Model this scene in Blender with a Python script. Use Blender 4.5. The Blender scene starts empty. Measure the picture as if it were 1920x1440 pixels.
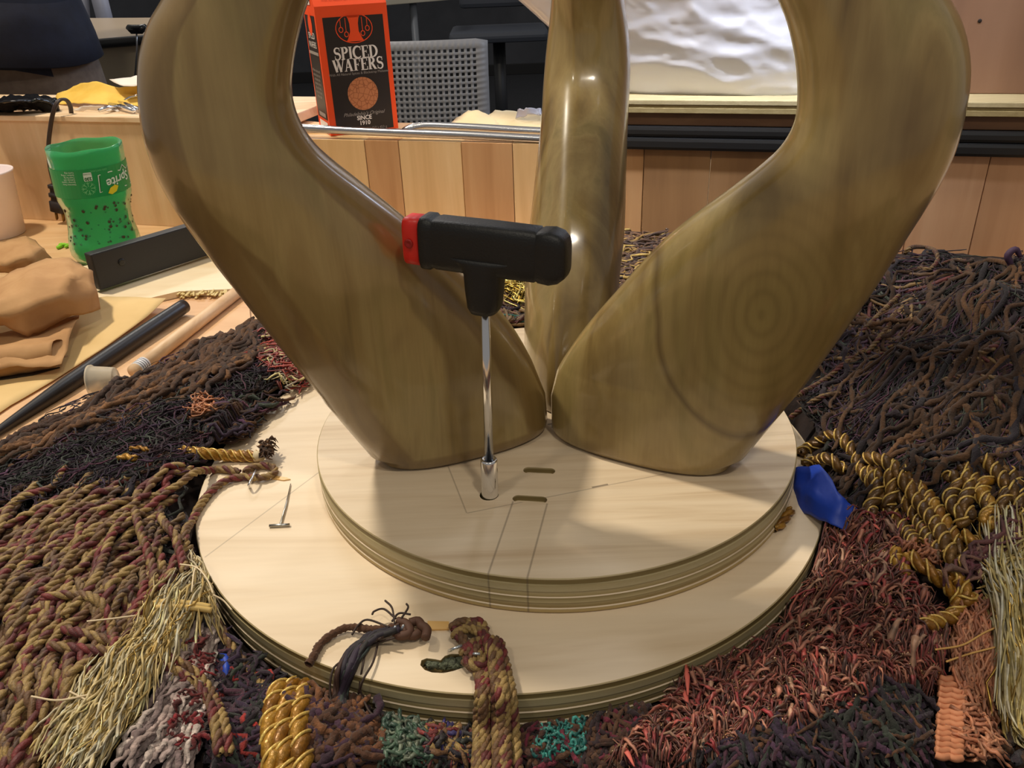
import bpy, bmesh, math, random
import numpy as np
from mathutils import Vector, Matrix
from mathutils import noise as mn
C = bpy.context.scene.collection
R = random.Random(7)
NP = np.random.RandomState(11)
# ------------------------------------------------------------------ camera
F = 1550.0; PITCH = math.radians(28.02); ROLL = math.radians(-2.3); CZ = 0.3718
cr, sr = math.cos(ROLL), math.sin(ROLL); cp, sp = math.cos(PITCH), math.sin(PITCH)
RGT = Vector((1, 0, 0)); UP0 = Vector((0, sp, cp)); FWD = Vector((0, cp, -sp))
CX = RGT * cr + UP0 * sr; CY = -RGT * sr + UP0 * cr
cam_d = bpy.data.cameras.new('camera'); cam = bpy.data.objects.new('camera', cam_d); C.objects.link(cam)
M = Matrix((CX, CY, -FWD)).transposed().to_4x4(); M.translation = (0, 0, CZ); cam.matrix_world = M
cam_d.sensor_width = 36; cam_d.lens = F / 1920 * 36; cam_d.clip_start = 0.01; cam_d.clip_end = 60
bpy.context.scene.camera = cam
vs = bpy.context.scene.view_settings
vs.view_transform = 'Standard'; vs.look = 'None'; vs.gamma = 1; vs.exposure = 0.0; vs.use_curve_mapping = False
# ------------------------------------------------------------------ light
wd = bpy.data.worlds.new('room'); bpy.context.scene.world = wd; wd.use_nodes = True
wd.node_tree.nodes['Background'].inputs[0].default_value = (0.95, 0.90, 0.84, 1)
wd.node_tree.nodes['Background'].inputs[1].default_value = 0.24
def area(name, loc, target, size, sizey, power, col):
    d = bpy.data.lights.new(name, 'AREA'); d.shape = 'RECTANGLE'; d.size = size; d.size_y = sizey; d.energy = power; d.color = col
    o = bpy.data.objects.new(name, d); C.objects.link(o); o.location = loc
    o.rotation_euler = (Vector(target) - Vector(loc)).to_track_quat('-Z', 'Y').to_euler()
    return o
area('room_or_added_light', (-1.05, 1.10, 1.9), (0, .5, 0), .14, .14, 36, (1.0, 0.89, 0.72))
area('room_or_added_light', (0.45, -0.50, 1.9), (0, .5, 0), .12, .12, 8, (1.0, 0.90, 0.74))
area('room_or_added_light', (-0.75, -0.30, 1.9), (0, .5, 0), .16, .16, 4, (1.0, 0.88, 0.70))
area('room_or_added_light', (2.0, 2.5, 1.5), (0, .6, 0), 1.3, .6, 34, (0.66, 0.78, 1.0))
area('room_or_added_light', (0.35, 2.0, 2.0), (0, .6, 0), .3, .3, 6, (0.9, 0.93, 1.0))
area('room_or_added_light', (-1.2, 3.6, 2.0), (-.8, 3.2, 0), .9, .3, 24, (1.0, 0.95, 0.9))
area('room_or_added_light', (0.75, 0.35, 1.9), (.30, 1.05, .32), .12, .12, 1.4, (0.80, 0.86, 1.0)).data.spread = math.radians(26)  # added lamp with a narrow beam, only brightens the plastic bundle
# ------------------------------------------------------------------ pixel -> world helpers
def ray(px, py):
    x = (px - 960) / F; y = (720 - py) / F
    x, y = cr * x - sr * y, sr * x + cr * y
    return np.array([x, cp + y * sp, -sp + y * cp])
OC = np.array([0, 0, CZ])
def W(px, py, z=0.0):
    d = ray(px, py); return OC + d * (z - CZ) / d[2]
def WY(px, py, Y):
    d = ray(px, py); return OC + d * Y / d[1]
def WP(px, py, p0, n):
    d = ray(px, py); return OC + d * (np.dot(np.asarray(p0) - OC, n) / np.dot(d, n))
# ------------------------------------------------------------------ object helpers
def s2l(c): return tuple(((x / 255) / 12.92 if x / 255 <= .04045 else ((x / 255 + .055) / 1.055) ** 2.4) for x in c)
def link(name, me, mat=None, parent=None):
    o = bpy.data.objects.new(name, me); C.objects.link(o)
    if mat is not None and me is not None and len(me.materials) == 0: me.materials.append(mat)
    if parent is not None: o.parent = parent
    return o
def tag(o, label=None, cat=None, group=None, kind=None):
    if label: o['label'] = label
    if cat: o['category'] = cat
    if group: o['group'] = group
    if kind: o['kind'] = kind
    return o
def empty(name, loc, label, cat, group=None, rot=None):
    o = bpy.data.objects.new(name, None); C.objects.link(o); o.location = Vector(loc); o.empty_display_size = .01
    if rot: o.rotation_euler = rot
    bpy.context.view_layer.update()
    return tag(o, label, cat, group)
def part(name, me, mat, parent, label=None):
    """mesh built in world coordinates, re-based to its (moved) parent"""
    o = link(name, me, mat)
    o.parent = parent; o.matrix_parent_inverse = parent_world(parent).inverted()
    if label: o['label'] = label
    return o
def parent_world(p):
    m = Matrix.LocRotScale(p.location, p.rotation_euler, p.scale)
    if p.parent: m = parent_world(p.parent) @ p.matrix_parent_inverse @ m
    return m
def mesh_np(name, verts, quads, col=None, smooth=True):
    me = bpy.data.meshes.new(name)
    verts = np.ascontiguousarray(verts, np.float32); quads = np.ascontiguousarray(quads, np.int32)
    k = quads.shape[1]
    me.vertices.add(len(verts)); me.vertices.foreach_set('co', verts.ravel())
    me.loops.add(quads.size); me.loops.foreach_set('vertex_index', quads.ravel())
    me.polygons.add(len(quads)); me.polygons.foreach_set('loop_start', np.arange(0, quads.size, k, dtype=np.int32))
    me.polygons.foreach_set('loop_total', np.full(len(quads), k, np.int32))
    me.update(calc_edges=True)
    if smooth: me.polygons.foreach_set('use_smooth', np.ones(len(quads), bool))
    if col is not None:
        a = me.color_attributes.new('Col', 'FLOAT_COLOR', 'POINT')
        a.data.foreach_set('color', np.concatenate([col, np.ones((len(col), 1))], 1).astype(np.float32).ravel())
    return me
def mesh_py(name, verts, faces, smooth=False):
    me = bpy.data.meshes.new(name); me.from_pydata([tuple(map(float, v)) for v in verts], [], faces); me.update()
    if smooth:
        for p in me.polygons: p.use_smooth = True
    return me
def bm_mesh(name, bm, smooth=False, bevel=0, seg=2):
    if bevel: bmesh.ops.bevel(bm, geom=[e for e in bm.edges if len(e.link_faces) == 2 and e.calc_face_angle(0) > .5], offset=bevel, segments=seg, affect='EDGES', profile=.6)
    bmesh.ops.recalc_face_normals(bm, faces=bm.faces)
    me = bpy.data.meshes.new(name); bm.to_mesh(me); bm.free()
    if smooth:
        for p in me.polygons: p.use_smooth = True
    return me
def box(bm, c, s, rot=None):
    m = Matrix.Translation(Vector(c)) @ (rot.to_4x4() if rot is not None else Matrix.Identity(4)) @ Matrix.Diagonal((*s, 1))
    return bmesh.ops.create_cube(bm, size=1, matrix=m)
def frame_box(A, u, n, u0, u1, z0, z1, d0, d1, bevel=.001, name='board'):
    """box along horizontal unit vector u from A, depth along n (away from viewer)"""
    bm = bmesh.new(); A = Vector(A); u = Vector(u); n = Vector(n)
    rot = Matrix((u, n, Vector((0, 0, 1)))).transposed()
    c = A + u * (u0 + u1) / 2 + n * (d0 + d1) / 2 + Vector((0, 0, (z0 + z1) / 2))
    box(bm, c, (abs(u1 - u0), abs(d1 - d0), abs(z1 - z0)), rot)
    return bm_mesh(name, bm, bevel=bevel)
def lathe(name, prof, n=32, origin=(0, 0, 0), axis=(0, 0, 1), smooth=True, cap=True):
    az = Vector(axis).normalized(); ax = az.orthogonal().normalized(); ay = az.cross(ax)
    vs_, fs = [], []
    for r, h in prof:
        for k in range(n):
            a = 2 * math.pi * k / n
            vs_.append(Vector(origin) + az * h + (ax * math.cos(a) + ay * math.sin(a)) * r)
    for i in range(len(prof) - 1):
        for k in range(n): fs.append((i * n + k, i * n + (k + 1) % n, (i + 1) * n + (k + 1) % n, (i + 1) * n + k))
    if cap: fs.append(tuple(range(n))[::-1]); fs.append(tuple((len(prof) - 1) * n + k for k in range(n)))
    me = mesh_py(name, vs_, fs, smooth)
    return me
# batch tubes ------------------------------------------------------
def batch_tube(P, Rr, sides=4, flat=1.0):
    """P (S,N,3) centre lines, Rr (S,N) radii -> verts (S,N*sides,3), faces for one strand"""
    S, N, _ = P.shape
    T = np.gradient(P, axis=1); T /= np.linalg.norm(T, axis=2, keepdims=True) + 1e-12
    n1 = np.zeros_like(P)
    ref = np.tile(np.array([0., 0., 1.]), (S, 1)); bad = np.abs(T[:, 0, 2]) > .9; ref[bad] = (1, 0, 0)
    cur = ref - (ref * T[:, 0]).sum(1, keepdims=True) * T[:, 0]; cur /= np.linalg.norm(cur, axis=1, keepdims=True) + 1e-12
    for i in range(N):
        cur = cur - (cur * T[:, i]).sum(1, keepdims=True) * T[:, i]; cur /= np.linalg.norm(cur, axis=1, keepdims=True) + 1e-12
        n1[:, i] = cur
    n2 = np.cross(T, n1)
    a = np.arange(sides) * 2 * np.pi / sides
    V = P[:, :, None, :] + Rr[:, :, None, None] * (flat * n1[:, :, None, :] * np.cos(a)[None, None, :, None] + n2[:, :, None, :] * np.sin(a)[None, None, :, None])
    i = np.arange(N - 1)[:, None]; k = np.arange(sides)[None, :]
    q = np.stack([i * sides + k, i * sides + (k + 1) % sides, (i + 1) * sides + (k + 1) % sides, (i + 1) * sides + k], -1).reshape(-1, 4)
    return V.reshape(S, N * sides, 3), q, n1, n2
def join_batch(V, q, col, sides):
    """V (S,NV,3); col (S,N,3)"""
    S, NV, _ = V.shape
    Q = (q[None] + (np.arange(S) * NV)[:, None, None]).reshape(-1, 4)
    c = np.repeat(col, sides, axis=1).reshape(-1, 3)
    return V.reshape(-1, 3), Q, c
def taper(Rr, k=2):
    Rr = Rr.copy(); Rr[:, 0] *= .15; Rr[:, -1] *= .15
    return Rr
def resample(P, n):
    P = np.asarray(P, float); d = np.r_[0, np.cumsum(np.linalg.norm(np.diff(P, axis=0), axis=1))]
    t = np.linspace(0, d[-1], n); return np.stack([np.interp(t, d, P[:, k]) for k in range(3)], 1), d[-1]
def spline(P, n):
    """Catmull-Rom through P, resampled"""
    P = np.asarray(P, float)
    if len(P) < 3: return resample(P, n)
    Q = np.vstack([2 * P[0] - P[1], P, 2 * P[-1] - P[-2]]); out = []
    for i in range(1, len(Q) - 2):
        p0, p1, p2, p3 = Q[i - 1:i + 3]
        for t in np.linspace(0, 1, 12, endpoint=False):
            out.append(.5 * ((2 * p1) + (-p0 + p2) * t + (2 * p0 - 5 * p1 + 4 * p2 - p3) * t * t + (-p0 + 3 * p1 - 3 * p2 + p3) * t ** 3))
    out.append(P[-1]); return resample(out, n)
def tube_mesh(name, P, r, sides=8, n=None, flat=1.0, cap=True):
    P = np.asarray(P, float)
    if n: P, _ = spline(P, n)
    N = len(P); rr = np.full((1, N), r) if np.isscalar(r) else np.interp(np.linspace(0, 1, N), np.linspace(0, 1, len(r)), r)[None]
    V, q, _, _ = batch_tube(P[None], rr, sides, flat)
    vs_ = V[0].tolist(); fs = q.tolist()
    if cap: fs += [list(range(sides))[::-1], [(N - 1) * sides + k for k in range(sides)]]
    return mesh_py(name, vs_, fs, True)
def cord_mesh(name, P, rad, pal, plies=3, pitch=None, sides=5, seed=0, per=7, accent=None):
    """a twisted cord: plies wound round the path P, each ply its own run of colours"""
    rs = np.random.RandomState(seed + 5)
    Ps, L = spline(P, 400)
    pitch = pitch or rad * 5.2
    n = max(8, int(L / pitch * per * (plies / 3 + .35))); Ps, L = resample(Ps, n)
    T = np.gradient(Ps, axis=0); T /= np.linalg.norm(T, axis=1, keepdims=True) + 1e-12
    cur = np.array([0, 0, 1.]) if abs(T[0, 2]) < .9 else np.array([1., 0, 0]); n1 = np.zeros_like(Ps)
    for i in range(n):
        cur = cur - cur.dot(T[i]) * T[i]; cur /= np.linalg.norm(cur) + 1e-12; n1[i] = cur
    n2 = np.cross(T, n1); s = np.linspace(0, L, n)
    rp = rad * (.60 if plies == 2 else .54); off = rad - rp
    PP, CC, RR = [], [], []
    for k in range(plies):
        ph = 2 * np.pi * (s / pitch + k / plies) + seed
        PP.append(Ps + off * (np.cos(ph)[:, None] * n1 + np.sin(ph)[:, None] * n2))
        run = max(2, int(rs.uniform(.5, 1.1) * per)); idx = rs.randint(0, len(pal), n // run + 2)
        c = np.array([pal[j] for j in idx])[(np.arange(n) + rs.randint(run)) // run]
        c = c * (1 + rs.uniform(-.18, .18, (n, 1))); CC.append(c)
        r_ = np.full(n, rp) * (1 + .08 * rs.randn(n)); r_[0] *= .4; r_[-1] *= .4; RR.append(r_)
    if accent is not None:  # a thin bright strand lying on the crest of every ply
        for k in range(plies):
            ph = 2 * np.pi * (s / pitch + (k + .30) / plies) + seed
            PP.append(Ps + rad * .93 * (np.cos(ph)[:, None] * n1 + np.sin(ph)[:, None] * n2)); RR.append(np.full(n, rad * .15) * np.r_[.4, np.ones(n - 2), .4])
            CC.append(np.tile(accent, (n, 1)) * (1 + rs.uniform(-.2, .2, (n, 1))))
    V, q, _, _ = batch_tube(np.array(PP), np.array(RR), sides)
    v, Q, c = join_batch(V, q, np.clip(np.array(CC), 0, 1), sides)
    return mesh_np(name, v, Q, c)
# ------------------------------------------------------------------ materials
def mat(name, col=(.5, .5, .5), rough=.5, metal=0, **kw):
    m = bpy.data.materials.new(name); m.use_nodes = True; b = m.node_tree.nodes['Principled BSDF']
    b.inputs['Base Color'].default_value = (*col[:3], 1); b.inputs['Roughness'].default_value = rough; b.inputs['Metallic'].default_value = metal
    for k, v in kw.items():
        b.inputs[k].default_value = v
    return m
class NT:
    def __init__(s, m): s.t = m.node_tree; s.b = s.t.nodes['Principled BSDF']
    def n(s, ty, **kw):
        nd = s.t.nodes.new(ty)
        for k, v in kw.items(): setattr(nd, k, v)
        return nd
    def l(s, a, b): s.t.links.new(a, b)
    def math(s, op, a, b=None, c=None, clamp=False):
        nd = s.n('ShaderNodeMath', operation=op, use_clamp=clamp)
        for i, x in enumerate((a, b, c)):
            if x is None: continue
            if isinstance(x, (int, float)): nd.inputs[i].default_value = x
            else: s.l(x, nd.inputs[i])
        return nd.outputs[0]
    def ramp(s, fac, stops, interp='LINEAR'):
        nd = s.n('ShaderNodeValToRGB'); nd.color_ramp.interpolation = interp; e = nd.color_ramp.elements
        while len(e) < len(stops): e.new(.5)
        for x, (p, c) in zip(e, stops): x.position = p; x.color = (*c, 1)
        s.l(fac, nd.inputs[0]); return nd.outputs[0]
    def mix(s, fac, a, b, blend='MIX'):
        nd = s.n('ShaderNodeMix', data_type='RGBA', blend_type=blend)
        for i, x in ((0, fac), (6, a), (7, b)):
            if isinstance(x, (int, float)): nd.inputs[i].default_value = x
            elif isinstance(x, tuple): nd.inputs[i].default_value = (*x, 1)
            else: s.l(x, nd.inputs[i])
        return nd.outputs[2]
    def noise(s, vec, scale, detail=3, rough=.5, dist=0):
        nd = s.n('ShaderNodeTexNoise'); nd.inputs['Scale'].default_value = scale; nd.inputs['Detail'].default_value = detail
        nd.inputs['Roughness'].default_value = rough; nd.inputs['Distortion'].default_value = dist
        if vec is not None: s.l(vec, nd.inputs['Vector'])
        return nd.outputs['Fac']
    def mapping(s, vec, scale=(1, 1, 1), loc=(0, 0, 0), rot=(0, 0, 0)):
        nd = s.n('ShaderNodeMapping'); nd.inputs['Scale'].default_value = scale; nd.inputs['Location'].default_value = loc; nd.inputs['Rotation'].default_value = rot
        s.l(vec, nd.inputs['Vector']); return nd.outputs[0]
    def bump(s, h, strength=.3, dist=.001):
        nd = s.n('ShaderNodeBump'); nd.inputs['Strength'].default_value = strength; nd.inputs['Distance'].default_value = dist
        s.l(h, nd.inputs['Height']); s.l(nd.outputs[0], s.b.inputs['Normal'])
def obj_coord(t, kind='Object'):
    return t.n('ShaderNodeTexCoord').outputs[kind]
def wood(name, c1, c2, c3, scale=(1, 12, 12), rot=(0, 0, 0), rough=.5, freq=6, coat=0, lines=(), edge=None, pores=.15, bumpy=.15):
    m = mat(name, c2, rough); t = NT(m); v = obj_coord(t)
    mv = t.mapping(v, scale, rot=rot)
    a = t.noise(mv, freq, 4, .55, .6); b = t.noise(mv, freq * 7, 3, .6)
    col = t.ramp(a, [(.3, c1), (.5, c2), (.7, c3)])
    col = t.mix(t.math('MULTIPLY', b, pores), col, tuple(x * .55 for x in c1))
    if edge:
        # plywood plies seen on the upright edge: bands by height
        sep = t.n('ShaderNodeSeparateXYZ'); t.l(v, sep.inputs[0]); z0, z1, cols = edge
        nz = t.n('ShaderNodeMapRange'); t.l(sep.outputs[2], nz.inputs[0]); nz.inputs[1].default_value = z0; nz.inputs[2].default_value = z1
        j = t.math('ADD', nz.outputs[0], t.math('MULTIPLY', t.math('SUBTRACT', t.noise(v, 14, 2), .5), .10))
        ec = t.ramp(j, cols)
        fine = t.noise(t.mapping(v, (60, 60, 500)), 3, 3); ec = t.mix(t.math('MULTIPLY', fine, .35), ec, tuple(x * .5 for x in cols[0][1]))
        g = t.n('ShaderNodeNewGeometry'); s2 = t.n('ShaderNodeSeparateXYZ'); t.l(g.outputs['Normal'], s2.inputs[0])
        up = t.math('GREATER_THAN', t.math('ABSOLUTE', s2.outputs[2]), .75); col = t.mix(up, ec, col)
    for (x0, y0, x1, y1, w, dk) in lines:
        sep = t.n('ShaderNodeSeparateXYZ'); t.l(v, sep.inputs[0]); X, Y = sep.outputs[0], sep.outputs[1]
        L = math.hypot(x1 - x0, y1 - y0); dx, dy = (x1 - x0) / L, (y1 - y0) / L
        along = t.math('ADD', t.math('MULTIPLY', t.math('SUBTRACT', X, x0), dx), t.math('MULTIPLY', t.math('SUBTRACT', Y, y0), dy))
        across = t.math('ADD', t.math('MULTIPLY', t.math('SUBTRACT', X, x0), -dy), t.math('MULTIPLY', t.math('SUBTRACT', Y, y0), dx))
        f = t.math('SUBTRACT', 1, t.math('DIVIDE', t.math('ABSOLUTE', across), w), clamp=True)
        f = t.math('MULTIPLY', f, t.math('GREATER_THAN', along, 0)); f = t.math('MULTIPLY', f, t.math('LESS_THAN', along, L))
        f = t.math('MULTIPLY', f, dk); col = t.mix(f, col, (.10, .07, .05))
    t.l(col, t.b.inputs['Base Color'])
    if coat: t.b.inputs['Coat Weight'].default_value = coat; t.b.inputs['Coat Roughness'].default_value = .12
    t.bump(b, bumpy, .0005)
    return m
def yarn_mat(name, rough=.85, metal=0, nscale=900, sheen=.4, bump=.6):
    m = mat(name, (.2, .1, .05), rough, metal); t = NT(m)
    a = t.n('ShaderNodeAttribute', attribute_name='Col'); v = obj_coord(t)
    f = t.noise(v, nscale, 2); col = t.mix(t.math('MULTIPLY', f, .7), a.outputs['Color'], (.01, .006, .004))
    t.l(col, t.b.inputs['Base Color']); t.b.inputs['Sheen Weight'].default_value = sheen * .25; t.b.inputs['Sheen Roughness'].default_value = .5
    t.bump(f, bump, .0008); return m
def leg_wood(name, seed, rings=None, band=None):
    m = mat(name, (.4, .3, .15), .33); t = NT(m); v = obj_coord(t)
    ea = t.n('ShaderNodeAttribute', attribute_name='edge'); es = t.n('ShaderNodeSeparateXYZ'); t.l(ea.outputs['Vector'], es.inputs[0])
    wob = t.noise(v, 11, 2)
    mv = t.mapping(v, (30, 30, 4.0), (seed, seed * 2, 0)); nz = t.noise(mv, 1.0, 4, .5, 1.2)
    fine = t.noise(t.mapping(v, (420, 420, 16), (seed, 0, 0)), 1, 3, .6)
    col = t.ramp(nz, [(.25, s2l((116, 96, 56))), (.40, s2l((160, 138, 86))), (.55, s2l((180, 160, 106))), (.66, s2l((162, 146, 92))), (.78, s2l((142, 124, 78)))])
    blot = t.noise(t.mapping(v, (12, 12, 7), (seed * 3, 1, 2)), 1.2, 3, .6, .5)
    col = t.mix(t.math('MULTIPLY', t.math('SUBTRACT', blot, .52, clamp=True), 2.6), col, s2l((112, 88, 50)))
    if band:  # darker heartwood along the two edges, curving round the foot
        x = t.math('ADD', es.outputs[0], t.math('MULTIPLY', t.math('SUBTRACT', wob, .5), .5))
        lo = t.math('SUBTRACT', band[0], x); hi = t.math('SUBTRACT', x, band[1]); ft = t.math('MULTIPLY', t.math('SUBTRACT', band[2], es.outputs[2]), 18)
        d = t.math('MAXIMUM', t.math('MAXIMUM', lo, hi), ft)
        mr = t.n('ShaderNodeMapRange'); t.l(d, mr.inputs[0]); mr.inputs[1].default_value = -.012; mr.inputs[2].default_value = .03; mr.inputs[3].default_value = 0; mr.inputs[4].default_value = .62
        col = t.mix(mr.outputs[0], col, s2l((124, 96, 54)))
    if rings:
        cx_, cz_, asp, fr, rad, rl = rings
        sep = t.n('ShaderNodeSeparateXYZ'); t.l(v, sep.inputs[0])
        ds = t.math('SUBTRACT', sep.outputs[0], cx_); dv = t.math('MULTIPLY', t.math('SUBTRACT', sep.outputs[2], cz_), asp)
        r_ = t.math('SQRT', t.math('ADD', t.math('MULTIPLY', ds, ds), t.math('MULTIPLY', dv, dv)))
        r_ = t.math('ADD', r_, t.math('MULTIPLY', t.math('SUBTRACT', wob, .5), .012))
        w = t.math('POWER', t.math('MULTIPLY', t.math('ADD', t.math('SINE', t.math('MULTIPLY', r_, fr)), 1), .5), 2.0)
        fade = t.math('SUBTRACT', 1, t.math('DIVIDE', r_, rad), clamp=True)
        core = t.math('SUBTRACT', 1, t.math('DIVIDE', r_, rl), clamp=True)
        col = t.mix(t.math('MULTIPLY', core, .8, clamp=True), col, s2l((172, 156, 96)))
        col = t.mix(t.math('MULTIPLY', t.math('MULTIPLY', w, fade), .34), col, s2l((116, 98, 56)))
        line = t.math('SUBTRACT', 1, t.math('DIVIDE', t.math('ABSOLUTE', t.math('SUBTRACT', r_, rl)), .0026), clamp=True)
        half = t.math('GREATER_THAN', .004, t.math('ADD', t.math('MULTIPLY', dv, .8), ds))
        col = t.mix(t.math('MULTIPLY', t.math('MULTIPLY', line, half), .7), col, s2l((88, 68, 38)))
    col = t.mix(t.math('MULTIPLY', fine, .40), col, s2l((112, 92, 54)))
    col = t.mix(1.0, col, (.80, .76, .70), 'MULTIPLY')
    t.l(col, t.b.inputs['Base Color']); t.b.inputs['Coat Weight'].default_value = .8; t.b.inputs['Coat Roughness'].default_value = .12
    big = t.noise(t.mapping(v, (40, 40, 14)), 1, 2); t.bump(big, .3, .002)
    return m
# ------------------------------------------------------------------ dimensions
TD = 0.0255; Z1 = 0.012 + TD; Z2 = Z1 + TD          # lower disc top, upper disc top
D1 = (0.0289, 0.5198, 0.170); D2 = (-0.0048, 0.516, 0.2214)
PA = W(51, 411, 0); a16 = math.radians(16)
PU = np.array([math.cos(a16), -math.sin(a16), 0]); PN = np.array([math.sin(a16), math.cos(a16), 0])
# ================================================================== SETTING
def noise_mat(name, c1, c2, scale, rough=.8, bump=.3):
    m = mat(name, c1, rough); t = NT(m); f = t.noise(obj_coord(t), scale, 4, .6); t.l(t.ramp(f, [(.3, c1), (.7, c2)]), t.b.inputs['Base Color']); t.bump(f, bump, .002); return m
carpet = noise_mat('dark_carpet', s2l((40, 42, 46)), s2l((58, 60, 66)), 60, .95)
bm = bmesh.new(); box(bm, (0, 3.5, -.765), (12, 11, .03)); tag(link('floor', bm_mesh('floor', bm), carpet), kind='structure')
wallm = noise_mat('grey_wall', s2l((70, 72, 78)), s2l((84, 86, 92)), 3, .9, .05)
bm = bmesh.new(); box(bm, (0, 8.55, .6), (12, .1, 2.7)); tag(link('wall_back', bm_mesh('wall_back', bm), wallm), kind='structure')
bm = bmesh.new(); box(bm, (0, 8.49, -.70), (12, .02, .1)); tag(link('baseboard_back', bm_mesh('baseboard_back', bm, bevel=.004), mat('baseboard', s2l((30, 30, 32)), .5)), kind='structure')

maple = wood('maple_board', s2l((212, 174, 128)), s2l((224, 188, 144)), s2l((230, 198, 156)), (14, 14, 1.5), freq=2.2)
table_wood = wood('table_wood', s2l((198, 156, 108)), s2l((210, 170, 122)), s2l((218, 182, 136)), (2.5, 12, 12), rot=(0, 0, .5), freq=3)
bt = empty('workbench', (0, .55, -.75), 'wide tan wooden workbench that everything stands on', 'workbench')
bm = bmesh.new(); box(bm, (0, .62, -.02), (2.6, 1.9, .04)); part('worktop', bm_mesh('worktop', bm, bevel=.003), table_wood, bt)
steel_leg = mat('dark_steel', (.05, .05, .055), .45, .6)
for sx in (-1.15, 1.15):
    for yy in (-.2, 1.45):
        bm = bmesh.new(); box(bm, (sx, yy, -.395), (.06, .06, .71)); part('leg', bm_mesh('leg', bm, bevel=.004), steel_leg, bt)
# the upright panel behind, made of vertical boards
def pu(px, py=330): w = WP(px, py, PA, PN); return float(np.dot(w - PA, PU))
bp = empty('back_panel', PA, 'upright row of pale and reddish vertical boards across the back of the workbench', 'wood panel')
tones = {'l': ((208, 166, 112), (220, 180, 126), (228, 192, 140)), 'r': ((176, 128, 82), (194, 146, 98), (202, 158, 110)),
         'b': ((142, 104, 68), (156, 116, 76), (164, 124, 84)), 'p': ((188, 142, 104), (200, 154, 116), (208, 164, 126))}  # right-hand browns are toned darker, with the shading there mixed into the colour
wm = {k: wood('board_' + k, *[s2l(c) for c in v], (16, 16, 1.2), freq=2.0, rough=.42) for k, v in tones.items()}
bnd = [(540, 690, 'l'), (690, 752, 'r'), (752, 868, 'l'), (868, 962, 'r'), (962, 1085, 'l'), (1085, 1206, 'r'), (1206, 1330, 'b'), (1330, 1450, 'b'), (1450, 1590, 'b'), (1590, 1720, 'p'), (1720, 1850, 'p'), (1850, 2010, 'p'), (2010, 2200, 'p')]
for i, (a, b, k) in enumerate(bnd):
    h = .139 if b < 1100 else .1355
    part('board', frame_box(PA, PU, PN, pu(a) + .0004, pu(b) - .0004, 0, h, (i % 3) * .0006, .019, .0008), wm[k], bp)
UL = pu(540)
lb = empty('bench_board', PA, 'plain pale board standing on edge behind the green bottle and white cup', 'board')
part('face', frame_box(PA, PU, PN, -.65, UL - .001, 0, .158, 0, .018, .001), maple, lb)
pale = wood('pale_edge', s2l((214, 176, 132)), s2l((232, 200, 160)), s2l((240, 212, 176)), (1.2, 14, 14), freq=3)
part('edge_strip', frame_box(PA, PU, PN, -.65, UL - .001, .158, .166, -.004, .02, .0012), pale, lb, 'paler strip along its top edge')
# raised shelf behind the panel
sh = empty('shelf', PA + PU * .1 + PN * .1, 'raised wooden shelf behind the panel carrying the carton and yellow sheet', 'shelf')
part('shelf_board', frame_box(PA, PU, PN, -.65, UL, .150, .164, .0205, .20, .002), pale, sh)
part('shelf_board', frame_box(PA, PU, PN, UL + .001, pu(1150, 300), .124, .1395, .0205, .125, .002), wm['l'], sh)
for q in (-.4, .2, .8): part('bracket', frame_box(PA, PU, PN, q, q + .02, 0, .13, .0205, .12, .001), steel_leg, sh)
# right hand: dark rubber channel, brown rail and a plywood shelf edge
u0 = pu(1120, 260); u1 = pu(2200, 280)
ply_cols = [(0, s2l((120, 104, 66))), (.3, s2l((176, 160, 118))), (.55, s2l((196, 180, 138))), (.62, s2l((136, 116, 72))), (.8, s2l((196, 182, 140))), (1, s2l((206, 190, 150)))]
rub = mat('black_rubber', s2l((26, 26, 27)), .38)
t_ = empty('rubber_channel', PA + PU * u0, 'black ribbed rubber channel running along the brown panel at right', 'channel')
part('upper_rib', frame_box(PA, PU, PN, u0, u1, .151, .164, -.006, .019, .004), rub, t_)
part('lower_rib', frame_box(PA, PU, PN, u0, u1, .1357, .1508, -.009, .0185, .004), rub, t_)
brn = wood('brown_rail', s2l((88, 60, 40)), s2l((104, 72, 48)), s2l((116, 84, 58)), (1, 14, 14), freq=3)
tag(link('wooden_rail', frame_box(PA, PU, PN, u0, u1, .1645, .180, .002, .03, .001), brn), 'dark brown rail between rubber channel and plywood edge', 'rail')
plyS = wood('plywood_shelf', s2l((190, 172, 130)), s2l((206, 190, 150)), s2l((214, 200, 164)), (1, 10, 10), freq=3, pores=.5)
ps = empty('plywood_shelf', PA + PU * u0, 'plywood shelf with rough olive edge under the white plastic', 'shelf')
for k, (z0, z1, c) in enumerate(((.1802, .1865, (176, 158, 112)), (.1866, .190, (140, 122, 78)), (.1901, .1955, (206, 190, 148)))):
    part('ply', frame_box(PA, PU, PN, u0, u1, z0, z1, -.004 + .001 * (k == 1), .115, .0006), wood('ply%d' % k, *[s2l(tuple(x + d for x in c)) for d in (-14, 0, 10)], (3, 30, 30), freq=6, pores=.6), ps)

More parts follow.
